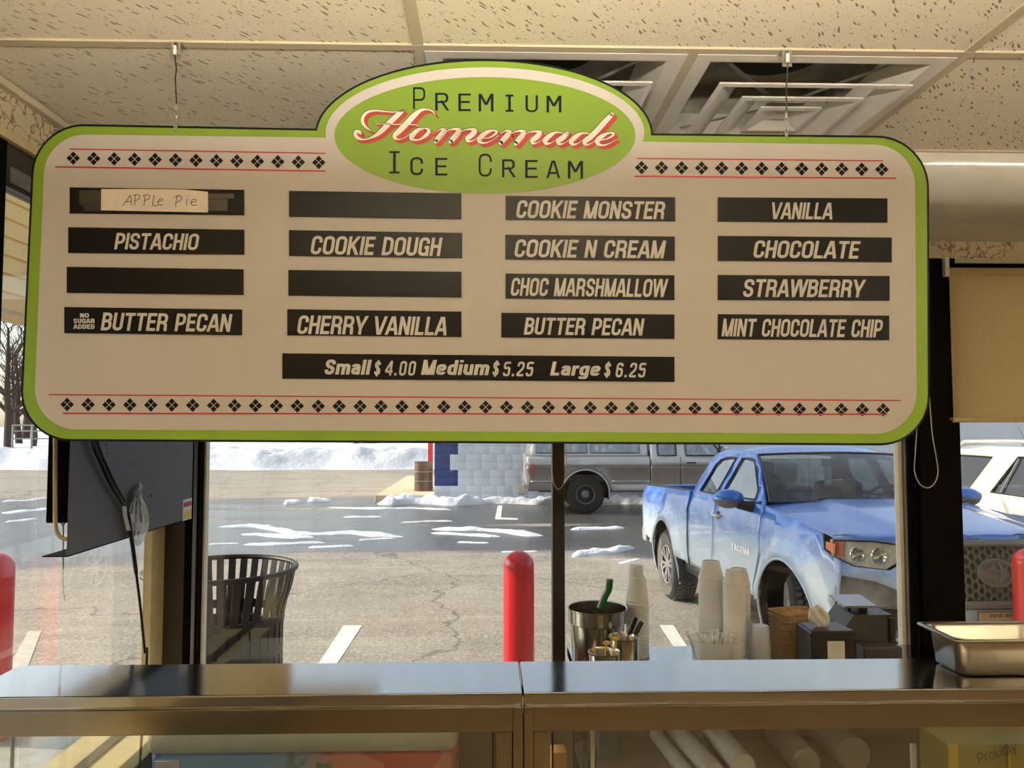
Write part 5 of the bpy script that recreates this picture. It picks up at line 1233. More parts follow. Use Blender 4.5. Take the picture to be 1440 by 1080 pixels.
# ================================================================ VEHICLES
mat('tread_dusty', (92,86,78), .9, var=.2, vs=12); mat('tire', (34,32,30), .85, var=.2, vs=12); mat('tire_wall', (96,90,82), .9, var=.25, vs=9); mat('alloy', (206,204,198), .3, .7, var=.08); mat('dark_rim', (58,56,54), .45, .5); mat('arch_liner', (26,25,24), .95, var=.4, vs=9)
mat('trim_black', (20,20,21), .5); mat('trim_grey', (112,112,110), .5, .2, var=.15, vs=7); mat('chrome', (214,214,212), .14, 1.0); mat('lamp_red', (176,22,28), .25, coat=.6); mat('lamp_amber', (206,104,50), .3, coat=.6)
mat('lamp_clear', (226,222,208), .3, .0, var=.15, vs=30, coat=.6); mat('cabin_dark', (34,33,34), .8); mat('cabin_grey', (90,88,84), .8); mat('plate', (206,186,130), .5); mat('plate_ink', (60,52,40), .6); mat('tag_blue', (110,170,190), .5)
mat('dusty_grey', (134,132,128), .6, .1, var=.25, vs=10); mat('badge_silver', (246,246,246), .4, .0); mat('silver_body', (186,182,178), .35, .3, coat=.4)
mat('bumper_dark', (44,46,58), .5); mat('headliner', (120,118,112), .9)
glass('car_glass', (.50,.56,.55), .26, dirt_sheen=.4); glass('wind_glass', (.55,.60,.58), .06, dirt_sheen=.10); glass('dark_glass', (.10,.11,.12), .10); glass('cap_glass', (.35,.38,.40), .30, dirt_sheen=.8)  # diffuse film on side and cap windows paints in pale sky reflection
def side(car, name, m, outline, W, holes=(), d=.09, off=0.0, both=True, solid=.012, sub=None):
    """body skin whose half width is W(x, z), built on both flanks"""
    V, T = fill2d(outline, holes, d); objs = []
    for s in ((-1, 1) if both else (-1,)):
        mb = MB(); mb.add([(x, s*(W(x, z)+off), z) for x, z in V], T)
        o = mb.build(name, m, car, sharp=50)
        if solid: q = o.modifiers.new('t', 'SOLIDIFY'); q.thickness = solid; q.offset = -1
        objs.append(o)
    return objs
def wheel(car, x, y, z, R, w, rr, style, seed=0):
    """tyre and rim about the local Y axis; y is the outer face, sign gives the flank"""
    s = -1 if y < 0 else 1; t = bpy.data.objects.new('wheel', None); COL.objects.link(t); t.parent = car; t.location = (x, y, z)
    i = -s
    pr = [(rr, 0), (rr+.012, i*-.004), (R-.055, i*-.010), (R-.018, i*.004), (R-.004, i*.022), (R, i*.05), (R, i*(w-.05)), (R-.004, i*(w-.022)), (R-.02, i*w), (rr, i*w), (rr, 0)]
    MB().lathe(pr, n=56, axis='Y', cap=False).build('tire', 'tire', t)
    MB().lathe([(rr+.006, i*-.0045), (R-.05, i*-.0115)], n=56, axis='Y', cap=False).build('sidewall', 'tire_wall' if style == 'spokes' else 'tire', t)
    tb = MB(); N = 44
    for a in range(N):
        th = 2*PI*a/N
        for k, v in enumerate((.028, .078, .128, .178)):
            if v > w-.05: continue
            q = th + (.07 if k % 2 else 0) + .015*math.sin(k*3+a)
            c = Vector((math.cos(q), 0, math.sin(q))); e = Vector((-math.sin(q), 0, math.cos(q)))
            A = c*(R-.004) + Vector((0, i*v, 0)); hw = .0155
            P = [A-e*hw, A+e*hw+Vector((0, i*.008, 0)), A+e*hw+Vector((0, i*.044, 0)), A-e*hw+Vector((0, i*.036, 0))]
            tb.prism(P, c, .011)
    o = tb.build('tread', 'tread_dusty' if style == 'spokes' else 'tire', t, smooth=False); o['kind'] = 'stuff'
    mr = 'alloy' if style == 'spokes' else 'dark_rim'
    MB().lathe([(rr, i*.004), (rr-.012, i*.0), (rr-.022, i*.012), (rr-.026, i*.12), (0, i*.125)], n=48, axis='Y', cap=False).build('rim', mr if style != 'spokes' else 'dark_rim', t)
    MB().lathe([(rr+.002, i*.002), (rr-.004, i*-.004), (rr-.016, i*.0), (rr-.020, i*.014)], n=48, axis='Y', cap=False).build('rim_lip', 'alloy' if style == 'spokes' else 'trim_grey', t)
    if style == 'spokes':
        for k in range(6):
            th = 2*PI*k/6 + .2 + seed; mb = MB()
            for dq in (-.16, .16):
                a, b = th+dq*.8, th+dq*1.25
                mb.beam((math.cos(a)*.035, i*.020, math.sin(a)*.035), (math.cos(b)*(rr-.012), i*.008, math.sin(b)*(rr-.012)), .030, .022, (0, 1, 0))
            mb.build('spoke', 'alloy', t)
        MB().lathe([(.058, i*.03), (.056, i*.008), (.040, i*.004), (0, i*.003)], n=24, axis='Y', cap=False).build('hub', 'alloy', t)
    else:
        MB().lathe([(.10, i*.09), (.085, i*.02), (.05, i*.0), (.048, i*-.012), (0, i*-.014)], n=24, axis='Y', cap=False).build('hub', 'trim_grey', t)
        for k in range(8): a = 2*PI*k/8; MB().lathe([(0, 0), (.019, 0), (.019, i*-.003), (0, i*-.003)], (math.cos(a)*.145, i*.085, math.sin(a)*.145), 10, axis='Y', cap=False).build('rim_hole', 'trim_black', t)
    return t
def arch(cx, cz, R, x_from, x_to, zb, n=14):
    """points of a wheel arch from rear to front, opening downward at height zb"""
    a0 = math.asin(max(-1, min(1, (zb-cz)/R))); A = PI - a0
    return [(cx + R*math.cos(A + (a0-A)*i/n), cz + R*math.sin(A + (a0-A)*i/n)) for i in range(n+1)]
def liner(car, cx, cz, R, y0, y1):
    for s in (-1, 1):
        rows = [[(cx+R*math.cos(a), s*y, cz+R*math.sin(a)) for a in [PI*1.08 - PI*1.16*i/18 for i in range(19)]] for y in (y0, y1)]
        mb = MB().grid(rows); mb.add([(cx+R*math.cos(a), s*y1, cz+R*math.sin(a)) for a in [PI*1.08-PI*1.16*i/18 for i in range(19)]], [list(range(19))])
        mb.build('arch_liner', 'arch_liner', car)
def smoothstep(a, b, x): t = min(1, max(0, (x-a)/(b-a))); return t*t*(3-2*t)

# ---- blue pickup
th = math.radians(2.7); hd = Vector((math.sin(th), -math.cos(th), 0)); lf = Vector((math.cos(th), math.sin(th), 0))
tk = thing('pickup_truck', 'blue extended cab pickup truck streaked with road salt, parked facing the shop', 'truck', (2.823, 9.963, gz(9.5)))
nose = math.atan((gz(5.55)-gz(8.72))/3.235)
MX = Matrix((( hd.x, lf.x, 0), (hd.y, lf.y, 0), (0, 0, 1))) @ Matrix.Rotation(-nose, 3, 'Y')
tk.rotation_euler = MX.to_euler(); tk.location.z = gz(8.72) - 1.2*math.sin(nose)
XA, XF, ZA, RA = 1.20, 4.40, .395, .495
def WB(x, z):
    w = .895
    if z < .60: w -= (.60-z)*.16
    if z > 1.02: w -= (z-1.02)*.22
    w += .012*smoothstep(1.16, 1.12, z) * smoothstep(1.02, 1.10, z)
    if x > 4.5: w -= .045*((x-4.5)/.5)**2
    if x < .3: w -= .03*((.3-x)/.3)**2
    for c in (XA, XF):
        r = math.hypot(x-c, (z-ZA)*1.0); w += .052*smoothstep(.635, .585, r)
    return w
zb = .50
side(tk, 'bed_side', 'blue_paint', [(.06,.66)]+arch(XA, ZA, RA, 0, 0, .56)+[(1.98,.50),(2.0,1.245),(1.0,1.235),(.03,1.225),(.02,1.10)], WB)
side(tk, 'rear_door', 'blue_paint', [(2.012,.50),(2.72,.50),(2.80,1.235),(2.012,1.245)], WB)
side(tk, 'front_door', 'blue_paint', [(2.735,.50),(3.84,.50),(3.88,.9),(3.90,1.235),(2.812,1.235)], WB)
side(tk, 'fender', 'blue_paint', [(3.853,.50)]+arch(XF, ZA, RA, 0, 0, .52)+[(4.97,.56),(5.02,.80),(5.03,.965),(4.90,1.02),(4.88,1.125),(4.4,1.185),(3.915,1.235),(3.893,.9)], WB)
side(tk, 'rocker', 'trim_black', [(1.72,.40),(3.95,.40),(3.9,.51),(1.76,.51)], lambda x, z: .86)
for s in (-1, 1):
    for c in (XA, XF):
        P = [(c+RA*.995*math.cos(a), s*(WB(c+RA*math.cos(a), ZA+RA*math.sin(a))-.001), ZA+RA*.995*math.sin(a)) for a in [math.radians(197-214*i/24) for i in range(25)]]
        MB().tube(P, .011, 6).build('arch_lip', 'blue_paint', tk)
liner(tk, XA, ZA, RA+.01, .91, .55); liner(tk, XF, ZA, RA+.01, .91, .52)
# cab
BZ = 1.235
def WU(x, z): return WB(x, BZ) - (z-BZ)/.40*.235
TOP = [(3.24,1.625),(3.1,1.652),(2.9,1.668),(2.6,1.675),(2.35,1.668),(2.18,1.645),(2.08,1.60)]
fw = [(2.87,1.262),(3.66,1.268),(3.62,1.345),(3.22,1.575),(3.05,1.592),(2.90,1.598)]
qw = [(2.24,1.262),(2.72,1.262),(2.745,1.598),(2.50,1.596),(2.35,1.575),(2.28,1.51)]
side(tk, 'cab_side', 'blue_paint', [(2.03,BZ),(3.92,BZ)]+TOP+[(2.035,1.40)], WU, holes=[fw, qw], d=.10, solid=.02)
sc_ = lambda P, k: [((x-sum(p[0] for p in P)/len(P))*k+sum(p[0] for p in P)/len(P), (z-sum(p[1] for p in P)/len(P))*k+sum(p[1] for p in P)/len(P)) for x, z in P]
side(tk, 'door_glass', 'car_glass', sc_(fw, 1.02), WU, d=.2, off=-.012, solid=0); side(tk, 'quarter_glass', 'car_glass', sc_(qw, 1.02), WU, d=.2, off=-.012, solid=0)
for s in (-1, 1):
    for P, nm in ((fw, 'window_seal'), (qw, 'window_seal')):
        MB().tube([(x, s*(WU(x, z)+.001), z) for x, z in sc_(P, 1.0)], .0075, 5, closed=True).build(nm, 'trim_black', tk)
def topz(x):
    Q = TOP
    for (a, za), (b, zb_) in zip(Q, Q[1:]):
        if b <= x <= a: return za+(zb_-za)*(a-x)/(a-b)
    return Q[0][1] if x > Q[0][0] else Q[-1][1]
rows = []
for i in range(13):
    t_ = i/12; row = []
    for j in range(15):
        s = j/14*2-1; x = 2.08 + (3.24+.09*(1-s*s)-2.08)*t_; z = topz(min(3.24, x)); w = WU(x, z)
        row.append((x, s*w, z + .050*(1-s**4)*min(1, .4+(1-abs(t_*2-1))*1.2)))
    rows.append(row)
MB().grid(rows).build('roof', 'blue_paint', tk, sharp=60)
def wind(s, t_): # windshield surface
    b = Vector((3.93+.15*(1-s*s), s*(WU(3.9, BZ)-.035), 1.262+.006*(1-s*s))); a = Vector((3.235+.09*(1-s*s), s*WU(3.24, 1.62), 1.628+.018*(1-s*s))); p = b.lerp(a, t_); p.x += .03*math.sin(PI*t_)*.6; p.z += .022*math.sin(PI*t_); return p
MB().grid([[wind(j/12*2-1, i/8) for j in range(13)] for i in range(9)]).build('windshield', 'wind_glass', tk, sharp=80)
for P, m in (([wind(-1+2*i/14, 0) for i in range(15)], 'trim_black'), ([wind(-1+2*i/14, 1) for i in range(15)], 'trim_black'), ([wind(-1, i/8) for i in range(9)], 'trim_black'), ([wind(1, i/8) for i in range(9)], 'trim_black')):
    MB().tube(P, .011, 6).build('windshield_seal', m, tk)
MB().grid([[(2.04, s*.80, z) for s in (-1, 1)] for z in (.6, 1.26)]).build('cab_back', 'blue_paint', tk)
MB().grid([[(2.055, -.6, 1.58), (2.055, .6, 1.58)], [(2.04, -.78, 1.26), (2.04, .78, 1.26)]]).build('rear_window', 'car_glass', tk)
# hood
def xf(y, z=1.0): return 5.335 - .315*abs(y/.9)**2.6 - .05*max(0, z-.85)/.3 - .06*max(0, .62-z)/.3
def hood_z(x, s):
    e = BZ if x < 3.92 else (BZ - .05*(x-3.92)/.48 if x < 4.4 else 1.185 - .06*(x-4.4)/.48)
    return e + .055*(1-abs(s)**3.2) + .016*(smoothstep(.56, .50, abs(s))) - .004*smoothstep(5.0, 5.3, x)
rows = []
for i in range(19):
    t_ = i/18; row = []
    for j in range(25):
        s = j/24*2-1; xe = xf(s*.86, 1.12)-.008; xb = 3.925+.15*(1-s*s); x = xb+(xe-xb)*t_
        w = WB(min(x, 5.02), hood_z(x, 1)); z = hood_z(x, s)
        if i == 18: z -= .010
        row.append((x, s*w, z))
    rows.append(row)
MB().grid(rows).build('hood', 'blue_paint', tk, sharp=60)
MB().box((3.86, -.74, 1.20), (4.02, .74, 1.245), .01).build('cowl', 'trim_black', tk)
for a in (-.45, .1): MB().tube([(4.04, a-.05, 1.285), (3.93, a+.20, 1.325), (3.90, a+.48, 1.338)], .006, 5).build('wiper', 'trim_black', tk)
# front fascia with openings for grille, lamps and fog pockets
def FM(y, z, o=0.0): return Vector((xf(y, z)+o, y*(WB(5.02, z)/.885), z))
def hexa(w, z0, z1, c=.06): return [(-w+c*.3,z0),(w-c*.3,z0),(w,z0+c),(w,z1-c),(w-c,z1),(-w+c,z1),(-w,z1-c),(-w,z0+c)]
gr = hexa(.50, .74, 1.095)
hl = lambda s: [(s*y, z) for y, z in ((.545,1.085),(.70,1.100),(.885,1.092),(.885,.985),(.80,.935),(.62,.925),(.56,.965))]
fg = lambda s: [(s*y, z) for y, z in ((.50,.50),(.82,.55),(.88,.72),(.86,.875),(.70,.855),(.56,.80))]
V, T = fill2d([(-.885,.50),(.885,.50),(.885,1.118),(0,1.15),(-.885,1.118)], [gr, hl(1), hl(-1), fg(1), fg(-1)], .07)
mb = MB().add([FM(*p) for p in V], T); f = mb.build('front_fascia', 'blue_paint', tk, sharp=60); q = f.modifiers.new('t', 'SOLIDIFY'); q.thickness = .02; q.offset = 1
V, T = fill2d([(-.87,.33),(.87,.33),(.885,.50),(-.885,.50)], [], .09); MB().add([FM(y, z, -.01) for y, z in V], T).build('lower_bumper', 'bumper_dark', tk)
V, T = fill2d([(-.60,.52),(.60,.52),(.52,.70),(-.52,.70)], [], .12); MB().add([FM(y, z, .012) for y, z in V], T).build('bumper_centre', 'bumper_dark', tk)
MB().add(*(lambda VT: ([FM(y, z, -.07) for y, z in VT[0]], VT[1]))(fill2d(gr, [], .1))).build('grille_backing', 'trim_black', tk)
mb = MB()
for k in range(2):
    P = [FM(y, z, .012) for y, z in subdiv(sc_(gr, 1.02), .06)]
mb.tube(P, .022, 8, closed=True).build('grille_surround', 'trim_grey', tk)
mb = MB(); hx = .052; hz = .046; r_ = 0; z = .76
while z < 1.09:
    y = -.48 + (hx*.75 if r_ % 2 else 0)
    while y < .49:
        if abs(y) < .47 and .755 < z < 1.085:
            H = [FM(y+.024*math.cos(a), z+.027*math.sin(a), -.006) for a in [PI/3*i for i in range(6)]]
            mb.tube(H, .0055, 4, closed=True)
        y += hx*1.5
    z += hz*.62; r_ += 1
g_ = mb.build('grille_mesh', 'trim_grey', tk, smooth=False); g_['kind'] = 'stuff'
MB().tube([FM(-.48+.96*i/10, .725, .018) for i in range(11)], .018, 6).build('grille_bar', 'trim_grey', tk)
ez = .925
def ell(a, b, cy=0, cz=ez, n=32, o=.02, rot=0): return [FM(cy+a*math.cos(t), cz+b*math.sin(t), o) for t in [2*PI*i/n for i in range(n)]]
MB().add(*(lambda P: (P+[FM(0, ez, .012)], [(i, (i+1) % 32, 32) for i in range(32)]))(ell(.118, .082, o=.012))).build('emblem_base', 'dusty_grey', tk)
em = bpy.data.objects.new('emblem', None); COL.objects.link(em); em.parent = tk
for a, b, cz_, r in ((.112,.077,ez,.010), (.040,.070,ez,.0075), (.078,.028,ez+.036,.0075)):
    MB().tube(ell(a, b, 0, cz_, o=.022), r, 6, closed=True).build('emblem_ring', 'trim_grey', em)
for s in (-1, 1):
    VT = fill2d(hl(s), [], .07)
    l = MB().add([FM(y, z, -.045) for y, z in VT[0]], VT[1]).build('headlight', 'lamp_clear', tk)
    for y, z, r in ((.665, 1.01, .050), (.775, 1.01, .046)):
        c = FM(s*y, z, -.042); MB().lathe([(r, .04), (r*.96, .044), (r*.5, .01), (0, .006)], c, 20, axis='X', cap=False).build('reflector', 'chrome', l)
    MB().add([FM(s*y, z, -.02) for y, z in ((.835,.985),(.885,.995),(.885,1.088),(.835,1.090))], [(0,1,2,3)]).build('turn_signal', 'lamp_amber', l)
    MB().add([FM(y, z, .004) for y, z in VT[0]], VT[1]).build('lens', 'lamp_cover', l) if False else None
    MB().tube([FM(y, z, .004) for y, z in subdiv(hl(s), .05)], .007, 5, closed=True).build('bezel', 'trim_black', l)
    sv = [(4.925,1.03),(5.02,1.0),(5.02,1.07),(4.93,1.075)]
    MB().add([(x, s*(WB(x, z)+.002), z) for x, z in sv], [(0,1,2,3)]).build('side_marker', 'lamp_amber', l)
    VT = fill2d(fg(s), [], .08); fp = MB().add([FM(y, z, -.03) for y, z in VT[0]], VT[1]).build('fog_pocket', 'dusty_grey', tk)
    VT = fill2d([(s*y, z) for y, z in ((.54,.545),(.74,.575),(.76,.68),(.56,.70))], [], .08); MB().add([FM(y, z, -.026) for y, z in VT[0]], VT[1]).build('pocket_recess', 'trim_black', fp)
    c = FM(s*.69, .635, -.024); MB().lathe([(.042, .0), (.042, .02), (.036, .022), (0, .016)], c, 20, axis='X', cap=False).build('fog_lamp', 'lamp_clear', fp)
    MB().tube([FM(y, z, -.022) for y, z in ((s*.56,.545),(s*.74,.575),(s*.76,.68),(s*.56,.70))], .008, 5, closed=True).build('pocket_rim', 'trim_grey', fp)
pl = [(-.155,.555),(.155,.555),(.155,.70),(-.155,.70)]
pt_ = MB().prism([FM(y, z, .035) for y, z in pl], (1,0,0), .006).build('number_plate', 'plate', tk)
MB().tube([FM(y, z, .040) for y, z in pl], .006, 5, closed=True).build('plate_frame', 'trim_grey', pt_)
tt = text_flat('New Jersey', FM(.075, .668, .0435) - Vector((0, 0, 0)), (0,-1,0), (0,0,1), .024, .150, s=.14, gap=.1); tt.build('plate_lettering', 'plate_ink', pt_, smooth=False)
# mirrors, handles, badge, rear parts
for s in (-1, 1):
    c = Vector((3.60, s*1.03, 1.275))
    mb = MB().ball(c, .5, 18, (.20, .26, .15)); mb.v = [Vector((v.x, v.y, max(v.z, c.z-.01))) for v in mb.v]; mr = mb.build('mirror', 'blue_paint', tk, sharp=80)
    mb = MB().ball(c, .5, 18, (.195, .255, .17)); mb.v = [Vector((v.x, v.y, min(v.z, c.z-.008))) for v in mb.v]; mb.build('mirror_base', 'trim_grey', mr, sharp=80)
    MB().tube([c+Vector((.03, -s*.06, -.05)), c+Vector((.06, -s*.19, -.07))], [.035, .05], 10).build('mirror_arm', 'trim_black', mr)
    hy = WB(2.93, 1.07)
    MB().tube([(2.85, s*(hy-.0), 1.07), (2.875, s*(hy+.030), 1.073), (2.99, s*(hy+.030), 1.077), (3.015, s*(hy-.0), 1.078)], .013, 8).build('door_handle', 'chrome', tk)
    MB().lathe([(0,0),(.05,0),(.05,.002),(0,.002)], (2.93, s*(hy+.001) - (.001 if s > 0 else -.0), 1.07), 16, axis='Y', cap=False).build('handle_recess', 'trim_black', tk)
    P = [(0.02, .90), (.16, .92), (.14, 1.20), (.03, 1.20)]
    MB().prism([(x, s*(WB(x, z)+.0), z) for x, z in P], (0, s, 0), .008).build('tail_light', 'lamp_red', tk)
    MB().tube([(3.95, s*.80, 1.262), (3.93, s*.80, 1.27)], .01, 5).build('hood_hinge_cover', 'trim_black', tk)
yb_ = WB(3.45, .83)+.004
text_flat('TACOMA', (3.28, -yb_, .815), (1,0,0), (0,0,1), .056, .41, s=.24, gap=.12).build('door_badge', 'badge_silver', tk, smooth=False)
MB().box((-.13, -.86, .50), (.06, .86, .70), .04).build('rear_bumper', 'silver_body', tk)
MB().box((.0, -.80, .68), (.07, .80, 1.22), .02).build('tailgate', 'blue_paint', tk)
MB().box((.07, -.78, .70), (2.0, .78, .78)).box((.07,-.82,.7),(2.0,-.74,1.235)).box((.07,.74,.7),(2.0,.82,1.235)).box((1.94,-.8,.7),(2.0,.8,1.235)).build('bed_liner', 'trim_black', tk)
for s in (-1, 1): MB().box((.03, s*.75, 1.228), (2.0, s*.845, 1.25), .01).build('bed_rail_cap', 'trim_black', tk)
MB().box((.2, -.5, .42), (4.9, .5, .62)).box((1.5,-.62,.45),(3.9,.62,.60)).box((4.35,-.55,.6),(4.9,.55,1.0)).build('chassis', 'trim_black', tk)  # plain dark boxes added to block light under the body
# cabin
MB().box((2.1, -.76, .6), (3.9, .76, .70)).build('cabin_floor', 'cabin_dark', tk)
MB().box((3.62, -.74, .95), (3.92, .74, 1.235), .06).build('dashboard', 'cabin_dark', tk)
for s in (-.37, .37):
    MB().box((2.65, s-.24, .72), (3.15, s+.24, .90), .06).box((2.62, s-.23, .85), (2.78, s+.23, 1.38), .06).build('seat', 'cabin_dark', tk); MB().box((2.64, s-.12, 1.39), (2.74, s+.12, 1.56), .04).build('headrest', 'cabin_dark', tk)
MB().tube([Vector((3.50+.05*math.sin(a), .37+.18*math.cos(a), 1.20+.17*math.sin(a))) for a in [2*PI*i/24 for i in range(24)]], .014, 6, closed=True).build('steering_wheel', 'cabin_dark', tk)
mv = wind(.0, .80)+Vector((-.10, 0, -.02)); MB().box(mv-Vector((.015,.12,.03)), mv+Vector((.015,.12,.03)), .015).build('rear_view_mirror', 'cabin_dark', tk)
tg = MB().box(mv+Vector((-.004,-.10,-.20)), mv+Vector((.0,-.03,-.035)), .001).build('hanging_tag', 'tag_blue', tk); tg['label'] = 'pale blue hanging permit tag'
MB().box(mv+Vector((.0,-.09,-.185)), mv+Vector((.002,-.04,-.15))).build('tag_band', 'sticker_white', tg)
MB().box((3.86,.30,1.262),(3.93,.42,1.268)).build('dash_card', 'sticker_white', tk)
for x, z, ang in ((XA, .388, 0), (XF, .388, .3)):
    for s in (-1, 1):
        q = wheel(tk, x, s*.905, z, .388, .25, .215, 'spokes', ang)
        if x == XF: q.rotation_euler.z = math.radians(-19); q.location.y -= s*.01

# ---- two tone pickup with a bed cap
FY = 17.0; f0 = atY(740, 700, FY).x
fd = thing('capped_pickup', 'old silver and brown pickup truck with a windowed bed cap beside the white building', 'truck', (f0, FY+.95, gz(FY)))
R2 = .42
def WF(x, z):
    w = .95
    if z < .6: w -= (.6-z)*.12
    if z > 1.15: w -= (z-1.15)*.12
    r = math.hypot(x-1.31, z-.44); w += .03*smoothstep(.66, .58, r)
    return w
def WT(x, z): return WF(x, 1.25) - max(0, z-1.25)*.26
A1 = arch(1.31, .44, .53, 0, 0, .56)
up = lambda z0, z1: None
side(fd, 'bed_side', 'brown_paint', [(.04,.50),(.78,.50)]+[p for p in A1 if p[1] > .50]+[(1.86,.50),(2.74,.50),(2.74,1.06),(.02,1.06)], WF)
side(fd, 'bed_upper', 'silver_paint', [(.02,1.06),(2.74,1.06),(2.74,1.26),(.02,1.26)], WF)
side(fd, 'sill_strip', 'silver_paint', [(1.90,.50),(2.74,.50),(2.74,.64),(1.88,.64)], WF, off=.006)
side(fd, 'chrome_strip', 'chrome', [(1.90,.70),(2.74,.70),(2.74,.725),(1.90,.725)], WF, off=.008); side(fd, 'chrome_strip', 'chrome', [(.10,.70),(.72,.70),(.72,.725),(.10,.725)], WF, off=.008)
for s in (-1, 1): MB().tube([(1.31+.53*math.cos(a), s*(WF(1.31+.53*math.cos(a), .44+.53*math.sin(a))+.004), .44+.53*math.sin(a)) for a in [math.radians(188-196*i/20) for i in range(21)]], .018, 6).build('arch_flare', 'silver_paint', fd)
side(fd, 'cab_lower', 'brown_paint', [(2.76,.50),(3.42,.50),(3.42,1.06),(2.76,1.06)], WF); side(fd, 'door_lower', 'brown_paint', [(3.435,.50),(4.55,.50),(4.55,1.06),(3.435,1.06)], WF); side(fd, 'fender', 'brown_paint', [(4.565,.50)]+arch(5.25,.44,.53,0,0,.52)+[(6.0,.60),(6.05,1.06),(4.565,1.06)], WF)
side(fd, 'fender_upper', 'silver_paint', [(4.565,1.06),(6.05,1.06),(6.0,1.20),(4.6,1.26)], WF)
side(fd, 'sill_strip', 'silver_paint', [(2.76,.50),(4.55,.50),(4.55,.64),(2.76,.64)], WF, off=.006)
cw = [(2.93,1.28),(3.33,1.28),(3.33,1.74),(2.93,1.74)]; dw = [(3.56,1.28),(4.38,1.28),(4.02,1.74),(3.56,1.74)]
side(fd, 'cab_upper', 'silver_paint', [(2.76,1.06),(4.60,1.06),(4.60,1.26),(4.10,1.82),(2.76,1.85)], WT, holes=[cw, dw], d=.15)
side(fd, 'cab_glass', 'car_glass', cw, WT, d=.3, off=-.02, solid=0); side(fd, 'door_glass', 'car_glass', dw, WT, d=.3, off=-.02, solid=0)
for s in (-1, 1):
    for P in (cw, dw): MB().tube([(x, s*(WT(x, z)+.003), z) for x, z in P], .018, 5, closed=True).build('window_seal', 'trim_black', fd)
    MB().box((3.428-.004, s*.955, .5), (3.428+.004, s*.957, 1.25)).build('door_gap', 'trim_black', fd)
    MB().tube([(3.56, s*.97, 1.12), (3.60, s*.985, 1.12), (3.72, s*.985, 1.12), (3.76, s*.97, 1.12)], .014, 6).build('door_handle', 'trim_black', fd)
    MB().box((4.30, s*.96, 1.26), (4.40, s*1.22, 1.50), .03).build('mirror', 'chrome', fd)
    MB().box((4.28, s*.93, 1.28), (4.31, s*.95, 1.72)).build('quarter_post', 'trim_black', fd)
    MB().prism([(-.01, s*.90, .80), (.16, s*.955, .80), (.16, s*.95, 1.10), (-.01, s*.90, 1.10)], (0, s, 0), .012).build('tail_light', 'lamp_red', fd)
MB().box((2.76,-.80,1.82),(4.12,.80,1.88), .03).build('cab_roof', 'silver_paint', fd)
MB().grid([[(4.60,-.88,1.26),(4.62,0,1.26),(4.60,.88,1.26)],[(4.10,-.76,1.82),(4.14,0,1.83),(4.10,.76,1.82)]]).build('windshield', 'car_glass', fd)
MB().grid([[(4.60, s*.90, 1.265+.03*(1-s*s)) for s in (-1,-.5,0,.5,1)], [(6.02, s*.88, 1.19+.03*(1-s*s)) for s in (-1,-.5,0,.5,1)]]).build('hood', 'silver_paint', fd)
MB().box((5.98,-.90,.60),(6.08,.90,1.19), .03).build('grille', 'chrome', fd); MB().box((6.05,-.95,.45),(6.22,.95,.66), .03).build('front_bumper', 'chrome', fd)
w1 = [(.22,1.34),(1.35,1.34),(1.35,1.72),(.26,1.72)]; w2 = [(1.43,1.34),(2.52,1.34),(2.52,1.72),(1.43,1.72)]
side(fd, 'cap_side', 'silver_paint', [(.06,1.265),(2.70,1.265),(2.66,1.92),(.16,1.92)], WT, holes=[w1, w2], d=.2)
for P in (w1, w2):
    side(fd, 'cap_glass', 'cap_glass', P, WT, d=.4, off=-.015, solid=0)
    for s in (-1, 1): MB().tube([(x, s*(WT(x, z)+.003), z) for x, z in P], .016, 5, closed=True).build('cap_window_frame', 'trim_grey', fd)
MB().box((.14,-.80,1.90),(2.68,.80,1.97), .04).build('cap_roof', 'silver_paint', fd)
MB().grid([[(.055,-.93,1.265),(.055,.93,1.265)],[(.155,-.80,1.92),(.155,.80,1.92)]]).build('cap_back', 'cap_glass', fd)
MB().box((.0,-.93,.55),(.06,.93,1.26), .02).build('tailgate', 'silver_paint', fd)
MB().box((-.20,-.95,.42),(-.02,.95,.66), .03).build('rear_bumper', 'chrome', fd)
MB().box((.3,-.6,.45),(5.9,.6,.70)).box((2.8,-.85,.5),(4.5,.85,.62)).box((.1,-.9,.70),(2.7,.9,.85)).build('chassis', 'trim_black', fd)  # dark filler boxes, added to stop light passing through
for s in (-.4, .4): MB().box((3.5, s-.3, .62), (4.0, s+.3, .95), .05).box((3.45, s-.3, .9), (3.6, s+.3, 1.52), .05).build('seat', 'cabin_grey', fd)
MB().tube([Vector((4.08+.06*math.sin(a), .42+.19*math.cos(a), 1.32+.17*math.sin(a))) for a in [2*PI*i/20 for i in range(20)]], .014, 6, closed=True).build('steering_wheel', 'trim_black', fd)
liner(fd, 1.31, .44, .54, .92, .5); liner(fd, 5.25, .44, .54, .92, .5)
for x in (1.31, 5.25):
    for s in (-1, 1): wheel(fd, x, s*.93, R2, R2, .26, .21, 'steel')

